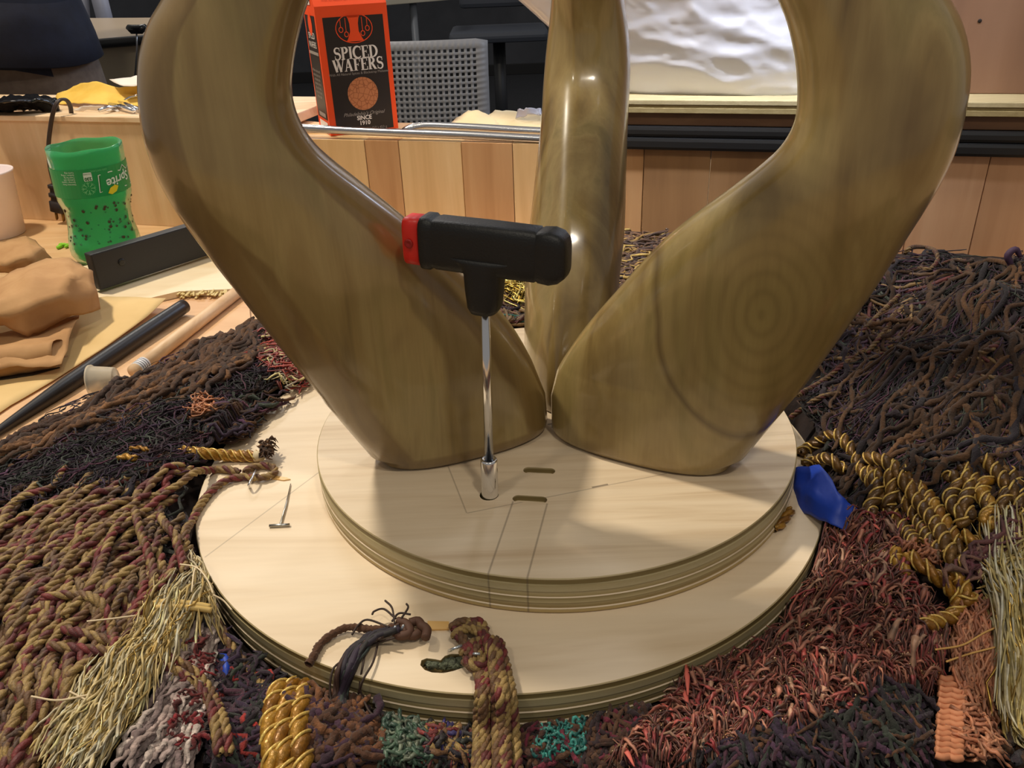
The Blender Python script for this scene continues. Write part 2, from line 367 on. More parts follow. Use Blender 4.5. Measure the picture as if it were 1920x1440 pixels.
# ================================================================== LARGE: the two round boards
def slot_cutter(bm, cx, cy, L, w, ang, z0, z1, n=10):
    pts = []
    for s_, a0 in ((1, -math.pi / 2), (-1, math.pi / 2)):
        for k in range(n + 1):
            a = a0 + math.pi * k / n; pts.append((s_ * (L / 2 - w / 2) + w / 2 * math.cos(a), w / 2 * math.sin(a)))
    ca, sa = math.cos(ang), math.sin(ang)
    lo = [bm.verts.new((cx + x * ca - y * sa, cy + x * sa + y * ca, z0)) for x, y in pts]
    hi = [bm.verts.new((v.co.x, v.co.y, z1)) for v in lo]
    n_ = len(pts); bm.faces.new(lo[::-1]); bm.faces.new(hi)
    for i in range(n_): bm.faces.new((lo[i], lo[(i + 1) % n_], hi[(i + 1) % n_], hi[i]))
def disc_mesh(name, cx, cy, r, z0, z1, cut):
    prof = [(r - .0012, z0), (r - .0002, z0 + .001)]
    T = z1 - z0
    for f, d in ((.14, 0), (.16, -.0006), (.30, -.0006), (.32, 0), (.46, 0), (.48, -.0006), (.62, -.0006), (.64, 0), (.82, 0), (.84, -.0004), (.95, -.0004)):
        prof.append((r + d, z0 + T * f))
    prof += [(r - .0002, z1 - .0006), (r - .0008, z1)]
    me = lathe(name, prof, 160, (cx, cy, 0), smooth=False)
    bm = bmesh.new(); cut(bm); bmesh.ops.recalc_face_normals(bm, faces=bm.faces); cm = bpy.data.meshes.new('cut'); bm.to_mesh(cm); bm.free()
    a = bpy.data.objects.new('tmp', me); b = bpy.data.objects.new('tmpc', cm); C.objects.link(a); C.objects.link(b)
    mo = a.modifiers.new('b', 'BOOLEAN'); mo.object = b; mo.operation = 'DIFFERENCE'; mo.solver = 'EXACT'
    bpy.context.view_layer.update(); ev = bpy.data.meshes.new_from_object(a.evaluated_get(bpy.context.evaluated_depsgraph_get()))
    bpy.data.objects.remove(a); bpy.data.objects.remove(b); ev.name = name; ev.materials.clear()
    return ev
def P2(px, py, z): w = W(px, py, z); return float(w[0]), float(w[1])
S0 = W(917, 928, Z2)
def cut_upper(bm):
    for (a, b) in (((981, 881), (1041, 884)), ((961, 934), (1026, 938))):
        A = W(*a, Z2); B = W(*b, Z2); L = math.hypot(*(B - A)[:2]); slot_cutter(bm, (A[0] + B[0]) / 2, (A[1] + B[1]) / 2, L, .0072, math.atan2(B[1] - A[1], B[0] - A[0]), Z2 - .0042, Z2 + .01)
    slot_cutter(bm, S0[0], S0[1], .0121, .0120, 0, Z1 + .006, Z2 + .01)
def cut_lower(bm):
    pts = [(788, 1247), (790, 1238), (800, 1234), (816, 1236), (826, 1238), (834, 1230), (846, 1226), (862, 1226), (876, 1232), (880, 1242), (868, 1252), (850, 1258), (832, 1262), (810, 1261), (796, 1256)]
    lo = [bm.verts.new(Vector(W(*p, Z1)) - Vector((0, 0, .009))) for p in pts]; hi = [bm.verts.new(v.co + Vector((0, 0, .02))) for v in lo]
    n_ = len(pts); bm.faces.new(lo[::-1]); bm.faces.new(hi)
    for i in range(n_): bm.faces.new((lo[i], lo[(i + 1) % n_], hi[(i + 1) % n_], hi[i]))
def pl(a, b, z, w=.0009, dk=.6):
    A = W(*a, z); B = W(*b, z); return (A[0], A[1], B[0], B[1], w, dk)
ln2 = [pl((962, 940), (912, 1086), Z2), pl((1026, 944), (988, 1086), Z2), pl((876, 962), (1250, 888), Z2, .0007, .5), pl((1110, 914), (1140, 908), Z2, .0012, .9), pl((840, 874), (875, 962), Z2, .0007, .5), pl((1027, 796), (1044, 793), Z2, .0016, .9), pl((1038, 786), (1036, 802), Z2, .0014, .9)]
ln1 = [pl((384, 1045), (600, 884), Z1, .0008, .45)]
ec = [(0, s2l((186, 158, 100))), (.12, s2l((196, 174, 122))), (.2, s2l((150, 130, 84))), (.34, s2l((196, 182, 140))), (.46, s2l((150, 134, 88))), (.52, s2l((182, 164, 116))), (.66, s2l((196, 184, 146))), (.82, s2l((186, 172, 130))), (.86, s2l((128, 112, 68))), (.95, s2l((120, 104, 62))), (1, s2l((196, 178, 136)))]
w2 = wood('maple_ply_upper', s2l((196, 170, 136)), s2l((222, 202, 172)), s2l((230, 212, 184)), (2.2, 40, 10), rot=(0, 0, .95), freq=1.5, edge=(Z1, Z2, ec), lines=ln2, pores=.22)
w1 = wood('maple_ply_lower', s2l((212, 188, 154)), s2l((232, 212, 182)), s2l((238, 220, 192)), (3.0, 30, 10), rot=(0, 0, .25), freq=1.1, edge=(Z1 - TD, Z1, ec), lines=ln1, pores=.18)
d1o = link('round_board', disc_mesh('round_board', *D1, Z1, Z2, cut_upper), w2)
tag(d1o, 'smaller upper round plywood board with two slots, carrying the carved legs', 'round board')
d2o = link('round_board', disc_mesh('round_board', *D2, Z1 - TD, Z1, cut_lower), w1)
tag(d2o, 'larger lower round plywood board lying on the yarn under the smaller one', 'round board')
# little frayed yarn plug left in the lower hole, small pencilled dot
# ================================================================== LARGE: carved legs
def leg_mesh(name, rings, nseg=56, expo=2.5, ridge=None):
    """rings: list of (mid, A, B): half vectors; grain attribute: (lateral, depth, along)"""
    # refine by catmull-rom on the stacked vectors
    Q = np.array([np.r_[m, a, b] for m, a, b in rings]); K = 5; out = []
    Qe = np.vstack([2 * Q[0] - Q[1], Q, 2 * Q[-1] - Q[-2]])
    for i in range(1, len(Qe) - 2):
        p0, p1, p2, p3 = Qe[i - 1:i + 3]; k_ = 1 if i <= 6 else K
        for t in np.linspace(0, 1, k_, endpoint=False): out.append(.5 * ((2 * p1) + (-p0 + p2) * t + (2 * p0 - 5 * p1 + 4 * p2 - p3) * t * t + (-p0 + 3 * p1 - 3 * p2 + p3) * t ** 3))
    out.append(Q[-1]); out = np.array(out); V = []; G = []; L = 0; n = len(out)
    for i, q in enumerate(out):
        m, a, b = q[:3], q[3:6], q[6:9]
        if i: L += np.linalg.norm(m - out[i - 1][:3])
        for k in range(nseg):
            th = 2 * math.pi * k / nseg; c, s = math.cos(th), math.sin(th); rr = (abs(c) ** expo + abs(s) ** expo) ** (-1 / expo)
            if ridge:
                d = (th - ridge[0] + math.pi) % (2 * math.pi) - math.pi
                rr *= 1 + ridge[1] * math.exp(-(d / ridge[2]) ** 2)
            p = m + rr * (c * a + s * b)
            dn = mn.noise(Vector(p) * 16 + Vector((len(name), 3, 1))) * .0022 if 6 < i < n - 1 else 0
            nn = p - m; p = p + nn / (np.linalg.norm(nn) + 1e-9) * dn
            V.append(p); G.append((c * rr, s * rr, L))
    N = len(out); F_ = [(i * nseg + k, i * nseg + (k + 1) % nseg, (i + 1) * nseg + (k + 1) % nseg, (i + 1) * nseg + k) for i in range(N - 1) for k in range(nseg)]
    F_ += [tuple(range(nseg))[::-1], tuple((N - 1) * nseg + k for k in range(nseg))]
    me = mesh_py(name, V, F_, True)
    at = me.attributes.new('edge', 'FLOAT_VECTOR', 'POINT'); at.data.foreach_set('vector', np.array(G, np.float32).ravel())
    bm = bmesh.new(); bm.from_mesh(me); bmesh.ops.recalc_face_normals(bm, faces=bm.faces); bm.to_mesh(me); bm.free()
    return me
def side_leg(name, footL, footR, pairs, shift, thick):
    A = W(*footL, Z2); B = W(*footR, Z2); d = B - A; d /= np.linalg.norm(d); n = np.array([-d[1], d[0], 0]); n = n if n[1] > 0 else -n
    p0 = A + n * shift
    rings = []
    fl = WP(*footL, p0, n); fr = WP(*footR, p0, n); fl[2] = fr[2] = Z2; mid = (fl + fr) / 2; a = (fr - fl) / 2; b = n * thick[0]
    a = a * 1.0
    rings.append((mid + [0, 0, .0003], a * .955, b * .84)); rings.append((mid + [0, 0, .0012], a * .98, b * .91)); rings.append((mid + [0, 0, .003], a * .995, b * .96)); rings.append((mid + [0, 0, .006], a * 1.005, b * 1.0))
    for i, (l, r_) in enumerate(pairs):
        l = WP(*l, p0, n); r_ = WP(*r_, p0, n); t = i / (len(pairs) - 1)
        th = np.interp(t, np.linspace(0, 1, len(thick)), thick)
        rings.append(((l + r_) / 2, (r_ - l) / 2, n * th))
    return rings, p0, n
PL = [((690, 848), (1020, 772)), ((655, 808), (1016, 728)), ((607, 752), (996, 678)), ((558, 693), (962, 617)), ((512, 636), (916, 556)), ((467, 579), (862, 500)), ((426, 526), (802, 444)), ((387, 474), (738, 390)),
      ((347, 420), (674, 342)), ((313, 368), (620, 300)), ((287, 316), (582, 262)), ((267, 250), (556, 215)), ((258, 180), (545, 163)), ((259, 110), (548, 112)), ((274, 48), (558, 58)), ((300, 0), (574, 0)), ((332, -60), (600, -58)), ((372, -130), (640, -122)), ((420, -210), (690, -200)), ((470, -300), (750, -290)), ((540, -420), (820, -400)), ((610, -560), (890, -540))]
TH = (.029, .030, .031, .032, .032, .031, .030)
rl, p0l, nl = side_leg('l', (716, 872), (1018, 796), PL, .004, TH)
lw = leg_wood('leg_wood_left', 1.7, band=(-.62, .55, .012))
tag(link('carved_leg', leg_mesh('carved_leg', rl), lw), 'left carved wooden leg with pale sapwood front, beside the T-handle wrench', 'carved leg', 'carved legs')
PR = [((1041, 768), (1400, 852)), ((1040, 728), (1441, 803)), ((1051, 684), (1481, 755)), ((1079, 640), (1521, 707)), ((1115, 594), (1561, 655)), ((1160, 542), (1600, 600)), ((1206, 490), (1637, 545)), ((1256, 440), (1671, 490)),
      ((1311, 394), (1703, 440)), ((1369, 351), (1735, 392)), ((1426, 307), (1766, 340)), ((1466, 268), (1791, 283)), ((1491, 222), (1807, 215)), ((1498, 165), (1815, 150)), ((1495, 100), (1812, 90)), ((1484, 45), (1799, 38)), ((1467, 0), (1780, 0)), ((1440, -60), (1748, -60)), ((1405, -130), (1705, -135)), ((1360, -200), (1650, -215)), ((1300, -290), (1590, -300)), ((1235, -400), (1525, -420)), ((1165, -540), (1450, -560))]
rr_, p0r, nr = side_leg('r', (1043, 802), (1371, 883), PR, .004, TH)
rc0 = WP(1428, 592, p0r - nr * .03, nr); rw = leg_wood('leg_wood_right', 5.1, rings=(float(rc0[0]), float(rc0[2]), .62, 900, .075, .052))
tag(link('carved_leg', leg_mesh('carved_leg', rr_), rw), 'right carved wooden leg with oval growth rings on its broad face', 'carved leg', 'carved legs')
# rear leg: same side profile, turned to lean away from the viewer
bd = np.array([.10, 1, 0]); bd /= np.linalg.norm(bd)
lat = np.array([bd[1], -bd[0], 0])
foot = W(1042, 783, Z2) + np.array([0, .007, 0])
CL = [(-70, 1035, 1165), (0, 1033, 1172), (70, 1027, 1180), (130, 1020, 1182), (180, 1015, 1180), (250, 1010, 1177), (330, 1002, 1176), (400, 996, 1173), (470, 987, 1166), (540, 984, 1158), (600, 983, 1153), (700, 983, 1153), (780, 985, 1155)]
rc = []
r0 = None
for (m, a, b) in rl:
    inner = m + a; outer = m - a
    ri = np.linalg.norm((inner - np.array([*D1[:2], 0]))[:2]); ro = np.linalg.norm((outer - np.array([*D1[:2], 0]))[:2])
    if inner[0] > D1[0]: ri = -ri
    if r0 is None: r0 = ri
    pi = np.array([0, foot[1], 0]) + bd * (ri - r0); pi[0] = 0; pi[2] = inner[2]
    po = np.array([0, foot[1], 0]) + bd * (ro - r0); po[0] = 0; po[2] = outer[2]
    mid = (pi + po) / 2; half = (po - pi) / 2
    # lateral extent from the view at that depth and height
    def scr(p):
        v = p - OC; fz = v[1] * cp - v[2] * sp; x = v[0] / fz; y = (v[1] * sp + v[2] * cp) / fz
        x, y = cr * x + sr * y, -sr * x + cr * y; return 960 + x * F, 720 - y * F
    yy = scr(mid)[1]; l = np.interp(yy, [c[0] for c in CL], [c[1] for c in CL]); r_ = np.interp(yy, [c[0] for c in CL], [c[2] for c in CL])
    xl = WY(l, yy, mid[1])[0]; xr = WY(r_, yy, mid[1])[0]
    mid[0] = (xl + xr) / 2
    half = half * np.array([1, 1, 1]); half[0] = bd[0] * half[1]
    rc.append((mid, lat * (xr - xl) / 2 * .99, half))
cw = leg_wood('leg_wood_rear', 8.3)
tag(link('carved_leg', leg_mesh('carved_leg', rc, ridge=(math.radians(252), .06, .22), expo=2.2), cw), 'rear carved wooden leg standing between the other two, glossy streak down it', 'carved leg', 'carved legs')
# ================================================================== text and flat shapes
def text_mesh(s, size, font_shear=0, align='CENTER', bold=0, spacing=1.0):
    cu = bpy.data.curves.new('t', 'FONT'); cu.body = s; cu.size = size; cu.align_x = align; cu.align_y = 'CENTER'; cu.shear = font_shear; cu.offset = bold; cu.space_character = spacing; cu.resolution_u = 3
    o = bpy.data.objects.new('t', cu); C.objects.link(o); bpy.context.view_layer.update()
    me = bpy.data.meshes.new_from_object(o.evaluated_get(bpy.context.evaluated_depsgraph_get())); bpy.data.objects.remove(o); bpy.data.curves.remove(cu)
    me.materials.clear(); return me
def stroke(pts, w):
    """ribbon of quads along 2-D points with width per point"""
    V, Fc = [], []
    n = len(pts); w = [w] * n if isinstance(w, (int, float)) else w
    for i, (x, y) in enumerate(pts):
        a = pts[max(0, i - 1)]; b = pts[min(n - 1, i + 1)]; dx, dy = b[0] - a[0], b[1] - a[1]; L = math.hypot(dx, dy) or 1
        nx, ny = -dy / L * w[i] / 2, dx / L * w[i] / 2; V += [(x + nx, y + ny), (x - nx, y - ny)]
    for i in range(n - 1): Fc.append((2 * i, 2 * i + 1, 2 * i + 3, 2 * i + 2))
    return V, Fc
def arc(cx, cy, rx, ry, a0, a1, n=12): return [(cx + rx * math.cos(math.radians(a0 + (a1 - a0) * k / n)), cy + ry * math.sin(math.radians(a0 + (a1 - a0) * k / n))) for k in range(n + 1)]
def bar(x0, y0, x1, y1, w): return stroke([(x0, y0), (x1, y1)], w)
TK, TN = .20, .07   # thick and thin strokes
def serif(x, y, w=.26): return bar(x - w / 2, y, x + w / 2, y, .05)
def glyph(ch):
    G = {'I': (.36, [bar(.18, 0, .18, 1, TK), serif(.18, .975, .34), serif(.18, .025, .34)]),
         'P': (.66, [bar(.18, 0, .18, 1, TK), serif(.18, .025, .34), serif(.15, .975, .3), stroke(arc(.30, .74, .26, .235, 90, -90), [TN + (TK - TN) * math.sin(math.pi * k / 12) for k in range(13)]), bar(.18, .975, .32, .975, TN), bar(.18, .505, .32, .505, TN)]),
         'D': (.82, [bar(.18, 0, .18, 1, TK), stroke(arc(.30, .5, .42, .47, 90, -90, 16), [TN + (TK - TN) * math.sin(math.pi * k / 16) for k in range(17)]), bar(.02, .97, .32, .97, TN), bar(.02, .03, .32, .03, TN)]),
         'C': (.76, [stroke(arc(.45, .5, .37, .47, 45, 315, 20), [TN + (TK - TN) * max(0, math.sin(math.pi * k / 20)) for k in range(21)]), bar(.72, .66, .72, .98, .06)]),
         'E': (.66, [bar(.18, 0, .18, 1, TK), bar(.02, .97, .6, .97, TN), bar(.02, .03, .6, .03, TN), bar(.2, .52, .46, .52, TN), bar(.6, .74, .6, .98, .06), bar(.62, .02, .62, .28, .06), bar(.46, .40, .46, .64, .05)]),
         'F': (.62, [bar(.18, 0, .18, 1, TK), bar(.02, .97, .58, .97, TN), serif(.18, .025, .36), bar(.2, .50, .44, .50, TN), bar(.58, .72, .58, .98, .06), bar(.44, .38, .44, .62, .05)]),
         'S': (.58, [stroke(arc(.29, .74, .22, .23, 35, 270, 14), [TN + (TK - TN) * k / 14 for k in range(15)]), stroke(arc(.29, .26, .23, .25, 90, -145, 14), [TK - (TK - TN) * k / 14 for k in range(15)]), bar(.50, .68, .50, .98, .05), bar(.07, .02, .07, .32, .05)]),
         'W': (1.00, [bar(.12, 1, .36, 0, TK), bar(.36, 0, .56, .95, TN), bar(.50, 1, .74, 0, TK), bar(.74, 0, 1.0, .97, TN), serif(.13, .975), serif(.5, .975, .3), serif(1.0, .975, .24)]),
         'A': (.84, [bar(.40, 1, .66, 0, TK), bar(.38, .97, .14, .02, TN), bar(.22, .33, .56, .33, TN), serif(.13, .025, .24), serif(.66, .025, .3)]),
         'R': (.80, [bar(.18, 0, .18, 1, TK), serif(.18, .025, .34), stroke(arc(.30, .75, .25, .225, 90, -90), [TN + (TK - TN) * math.sin(math.pi * k / 12) for k in range(13)]), bar(.02, .975, .32, .975, TN), bar(.18, .525, .32, .525, TN), bar(.36, .52, .66, .02, TK * .95), serif(.70, .025, .22)])}
    return G.get(ch, (.4, []))
def serif_word(word, height, track=-.02):
    x = 0; V, Fc = [], []
    for ch in word:
        w, parts = glyph(ch)
        for v, f in parts:
            b = len(V); V += [((a + x) * height, c * height) for a, c in v]; Fc += [tuple(i + b for i in q) for q in f]
        x += w + .05 + track
    W_ = x * height
    return [(a - W_ / 2, c - height / 2) for a, c in V], Fc
def flat_obj(name, V2, Fc, o, ex, ey, off, m, parent, label=None):
    o = np.asarray(o, float); ex = np.asarray(ex, float); ey = np.asarray(ey, float); nz = np.cross(ex, ey)
    return part(name, mesh_py(name, [o + ex * x + ey * y + nz * off for x, y in V2], Fc), m, parent, label)
def flat_text(name, s, size, o, ex, ey, off, m, parent, **kw):
    me = text_mesh(s, size, **kw); V2 = [(v.co.x, v.co.y) for v in me.vertices]; Fc = [tuple(p.vertices) for p in me.polygons]; bpy.data.meshes.remove(me)
    return flat_obj(name, V2, Fc, o, ex, ey, off, m, parent)
def merge2(items):
    V, Fc = [], []
    for v, f in items: b = len(V); V += list(v); Fc += [tuple(i + b for i in q) for q in f]
    return V, Fc
def disc2(cx, cy, rx, ry, n=28): return arc(cx, cy, rx, ry, 0, 360, n)[:-1], [tuple(range(n))]
def ring2(cx, cy, rx, ry, w, n=28): return stroke(arc(cx, cy, rx, ry, 0, 360, n), w)
# ================================================================== T-handle wrench
blk = mat('moulded_rubber', s2l((15, 16, 17)), .5); t = NT(blk); t.bump(t.noise(obj_coord(t), 900, 2), .35, .0006)
chrome = mat('chrome', (.78, .79, .82), .16, 1.0)
redp = mat('red_plastic', s2l((214, 34, 22)), .42)
wr = empty('t_handle_wrench', (S0[0], S0[1], Z1 + .006), 'black T-handle wrench with red end cap standing upright in a hole of the round board', 'wrench')
top = WY(910, 575, S0[1]); top[2] += .004; base = np.array([S0[0], S0[1], Z1 + .0065]); ax = (top - base) / np.linalg.norm(top - base)
def on_ax(z): return base + ax * ((z - base[2]) / ax[2])
part('shaft', tube_mesh('shaft', [on_ax(Z2 + .02), on_ax(.205)], .0027, 16), chrome, wr)
sm = lathe('socket', [(.0050, 0), (.0053, .0008), (.0053, Z2 + .0262 - base[2]), (.0048, Z2 + .0272 - base[2]), (.0040, Z2 + .0275 - base[2]), (.0036, Z2 + .0262 - base[2])], 32, base, ax)
part('socket', sm, chrome, wr)
HL = WY(796, 450, S0[1] + .015); HR = WY(1066, 484, S0[1] - .017)
hx = (HR - HL); HLn = np.linalg.norm(hx); hx /= HLn; hy = np.cross([0, 0, 1], hx); hy /= np.linalg.norm(hy); hz = np.cross(hx, hy)
def loft(name, secs, o, X, Y, Z, n=40, expo=5.5):
    V = []; 
    for (x, w, h, cz) in secs:
        for k in range(n):
            th = 2 * math.pi * k / n; c, s = math.cos(th), math.sin(th); r_ = (abs(c) ** expo + abs(s) ** expo) ** (-1 / expo)
            V.append(o + X * x + Y * (r_ * c * w) + Z * (r_ * s * h + cz))
    N = len(secs); Fc = [(i * n + k, i * n + (k + 1) % n, (i + 1) * n + (k + 1) % n, (i + 1) * n + k) for i in range(N - 1) for k in range(n)] + [tuple(range(n))[::-1], tuple((N - 1) * n + k for k in range(n))]
    me = mesh_py(name, V, Fc, True); bm = bmesh.new(); bm.from_mesh(me); bmesh.ops.recalc_face_normals(bm, faces=bm.faces); bm.to_mesh(me); bm.free(); return me
w_, h_ = .0092, .0142
secs = [(0, w_ * .90, h_ * .93, 0), (.0012, w_ * 1.03, h_ * 1.05, 0), (.006, w_ * 1.03, h_ * 1.05, 0), (.0072, w_ * .97, h_ * .97, 0), (.0085, w_ * .97, h_ * .97, 0), (.0095, w_, h_, 0), (HLn * .5, w_, h_ * 1.02, 0), (HLn - .017, w_, h_, 0), (HLn - .0165, w_ * .96, h_ * .96, 0), (HLn - .0155, w_ * .96, h_ * .96, 0), (HLn - .015, w_, h_, 0), (HLn - .009, w_ * 1.02, h_ * 1.04, 0), (HLn - .004, w_ * .98, h_ * .94, 0), (HLn - .001, w_ * .8, h_ * .76, 0), (HLn, w_ * .6, h_ * .6, 0)]
part('handle', loft('handle', secs, HL, hx, hy, hz), blk, wr)
secs = [(0, .0070, .0128, 0), (.001, .0078, .0134, 0), (.0105, .0078, .0136, 0)]
part('end_cap', loft('end_cap', secs, HL - hx * .0102, hx, hy, hz), redp, wr, 'bright red end cap')
nub = HL - hx * .0055 - hy * .0079 + hz * 0
part('cap_dimple', lathe('cap_dimple', [(.0018, 0), (.0026, .0004), (.0026, .0011), (.0018, .0014), (.001, .0008)], 16, nub, -hy), mat('red_dark', s2l((150, 22, 16)), .5), wr)
hc = HL + hx * HLn * .42
c0 = on_ax(.190); zt = float((hc[2]) + .0)
cs = []
for f, ra, rb in ((0, .0075, .0085), (.08, .0092, .0092), (.35, .0105, .0092), (.62, .0112, .0092), (.72, .0135, .0092), (.80, .020, .0090), (.86, .026, .0088)):
    z = .190 + (hc[2] - .190) * f; cs.append((z, ra, rb))
V = []; n = 28
for z, ra, rb in cs:
    p = on_ax(z)
    for k in range(n):
        th = 2 * math.pi * k / n; c, s = math.cos(th), math.sin(th); r_ = (abs(c) ** 3 + abs(s) ** 3) ** (-1 / 3); V.append(p + hx * (r_ * c * ra) + hy * (r_ * s * rb))
Fc = [(i * n + k, i * n + (k + 1) % n, (i + 1) * n + (k + 1) % n, (i + 1) * n + k) for i in range(len(cs) - 1) for k in range(n)] + [tuple(range(n))[::-1], tuple((len(cs) - 1) * n + k for k in range(n))]
part('collar', mesh_py('collar', V, Fc, True), blk, wr)
# ================================================================== spiced wafers carton
orange = mat('orange_card', s2l((240, 78, 24)), .45); black_print = mat('black_print', s2l((34, 26, 24)), .45)
white_print = mat('white_print', s2l((232, 226, 222)), .5); grey_print = mat('grey_print', s2l((150, 142, 136)), .5)
B = W(747, 240, .1397); yw = math.radians(24); ex = np.array([math.cos(yw), math.sin(yw), 0]); bw = .1000; A = B - ex * bw; ey = np.cross([0, 0, 1], ex); ez = np.array([0, 0, 1.])
topL = WY(614, 12, A[1])[2] - A[2]; H = topL; D = .068
bx = empty('wafer_carton', A, 'orange and black gable carton of spiced wafers standing on the shelf', 'carton')
V = [A, A + ex * bw, A + ex * bw + ey * D, A + ey * D]; V += [v + ez * H for v in V]
g1 = A + ez * (H + .045) + ey * D * .46; g2 = g1 + ex * bw; g3 = g1 + ey * D * .08; g4 = g3 + ex * bw
V += [g1, g2, g3 + ez * 0, g4, g1 + ez * .02, g2 + ez * .02, g3 + ez * .02, g4 + ez * .02]
Fc = [(0, 1, 5, 4), (1, 2, 6, 5), (2, 3, 7, 6), (3, 0, 4, 7), (3, 2, 1, 0), (4, 5, 9, 8), (6, 7, 10, 11), (5, 6, 11, 9), (7, 4, 8, 10), (8, 9, 13, 12), (11, 10, 14, 15), (12, 13, 15, 14), (9, 11, 15, 13), (10, 8, 12, 14)]
me = mesh_py('carton_body', V, Fc); part('carton_body', me, orange, bx)
def fq(x0, z0, x1, z1): return [(x0, z0), (x1, z0), (x1, z1), (x0, z1)], [(0, 1, 2, 3)]
f = bw / 111.0
part('front_panel', mesh_py('front_panel', [A + ex * x + ez * z - ey * .0003 for x, z in fq(.09 * bw, .002, .93 * bw, H - .014)[0]], [(0, 1, 2, 3)]), black_print, bx, 'black printed front panel')
fo = A - ey * .0006; mid = bw * .51
Ht = H
v, fc = serif_word('SPICED', .0158); flat_obj('lettering', [(x * .98, y) for x, y in v], fc, fo + ex * (mid - .001) + ez * (Ht * .642), ex, ez, 0, white_print, bx)
v, fc = serif_word('WAFERS', .0158); flat_obj('lettering', [(x * .98, y) for x, y in v], fc, fo + ex * (mid + .000) + ez * (Ht * .548), ex, ez, 0, white_print, bx)
flat_text('lettering', 'With All Natural Spices & Blackstrap Molasses', .0046, fo + ex * mid + ez * (Ht * .480), ex, ez, 0, grey_print, bx)
flat_text('lettering', "Philadelphia's Original", .0068, fo + ex * mid + ez * (Ht * .155), ex, ez, 0, grey_print, bx, font_shear=.4)
flat_text('lettering', 'SINCE', .0080, fo + ex * mid + ez * (Ht * .120), ex, ez, 0, white_print, bx, bold=.0002)
flat_text('lettering', '1910', .0080, fo + ex * mid + ez * (Ht * .078), ex, ez, 0, white_print, bx, bold=.0002)
flat_text('lettering', 'NET WT. 1 LB. (16 OZ.) 453 g', .0050, fo + ex * mid + ez * (Ht * .028), ex, ez, 0, grey_print, bx)
# round emblem: ring, waisted pillar and four little pendants
it = [ring2(0, 0, .0255, .0185, .0011), (arc(0, .030, .0001, .0001, 0, 1, 1), [])]
pil = [(-.0085, .0165), (.0085, .0165), (.0060, .006), (.0060, -.004), (.0100, -.013), (.0125, -.0165), (-.0125, -.0165), (-.0100, -.013), (-.0060, -.004), (-.0060, .006)]
it.append((pil, [tuple(range(9, -1, -1))])); it.append(bar(-.0085, .0155, .0085, .0155, .004))
for sx_, y0 in ((-.0185, -.001), (-.0115, -.007), (.0115, -.007), (.0185, -.001)): it += [ring2(sx_, y0, .0028, .0032, .0010, 12), bar(sx_, y0 + .003, sx_, .0135, .0008)]
v, fc = merge2(it); flat_obj('emblem', v, fc, fo + ex * mid + ez * (Ht * .825), ex, ez, 0, orange, bx)
ck = mat('printed_wafer', s2l((186, 112, 68)), .6); t = NT(ck); vo = t.n('ShaderNodeTexVoronoi', feature='DISTANCE_TO_EDGE'); vo.inputs['Scale'].default_value = 160; t.l(obj_coord(t), vo.inputs[0])
t.l(t.ramp(vo.outputs['Distance'], [(0, s2l((140, 76, 42))), (.10, s2l((190, 120, 76)))]), t.b.inputs['Base Color'])
v, fc = disc2(0, 0, .0220, .0222, 40); flat_obj('wafer_print', v, fc, fo + ex * (mid + .002) + ez * (Ht * .315), ex, ez, 0, ck, bx)
gs = (g1 - (A + ez * H)); gs /= np.linalg.norm(gs); gn = np.cross(ex, gs)
v, fc = serif_word('WAFERS', .014); flat_obj('lettering', v, fc, A + ez * H + ex * mid + gs * .020, ex, gs, .0004, white_print, bx)
flat_text('lettering', 'With All Natural Spices & Blackstrap Molasses', .0042, A + ez * H + ex * mid + gs * .008, ex, gs, .0004, mat('dark_orange_print', s2l((200, 60, 20)), .5), bx)
# left side: black band with small white type
so = A - ex * .0004; sx_ = -ey
def side(x0, x1, z0, z1, m, nm): part(nm, mesh_py(nm, [so + ey * y + ez * z for y, z in ((x1 * D, z0 * H), (x0 * D, z0 * H), (x0 * D, z1 * H), (x1 * D, z1 * H))], [(0, 1, 2, 3)]), m, bx)
side(.10, .92, .12, .93, black_print, 'side_panel')
so = A - ex * .0008
side(.12, .80, .01, .10, white_print, 'barcode_patch'); side(.2, .75, .135, .17, grey_print, 'side_print'); side(.1, .9, .63, .655, grey_print, 'side_print')
flat_text('lettering', 'SPICED\nWAFERS', .0115, so + ey * D * .5 + ez * (H * .74), -ey, ez, .0001, white_print, bx)
flat_text('lettering', '\n'.join(['Wafers baked with', 'natural spices and', 'molasses since', 'nineteen ten for', 'all our friends', 'and their family', 'at the table']), .0058, so + ey * D * .5 + ez * (H * .40), -ey, ez, .0001, grey_print, bx)
v, fc = disc2(0, 0, .011, .014, 20); flat_obj('emblem', v, fc, so + ey * D * .5 + ez * (H * .86), -ey, ez, .0001, orange, bx)
part('glue_flap', mesh_py('glue_flap', [so + ey * (D * a) + ez * (H * b) for a, b in ((.95, 1.01), (.3, 1.01), (.3, 1.16), (.95, 1.2))], [(0, 1, 2, 3)]), white_print, bx)
# ================================================================== white bottle with maroon cap
p = W(612, 230, .1397) + PN * .045 ; p[2] = .1397
wbm = mat('white_plastic', s2l((226, 218, 236)), .35)
wb = empty('squeeze_bottle', p, 'white plastic bottle with maroon lid half hidden behind the orange carton', 'bottle')
zt = WY(597, 84, p[1])[2] - p[2]
part('body', lathe('body', [(.022, 0), (.024, .002), (.024, zt - .028), (.0225, zt - .022), (.0165, zt - .019), (.0165, zt - .016)], 32, p), wbm, wb)
part('lid', lathe('lid', [(.0185, zt - .0165), (.019, zt - .015), (.019, zt - .003), (.0175, zt), (.004, zt + .0005)], 32, p), mat('maroon_plastic', s2l((128, 26, 52)), .5), wb)
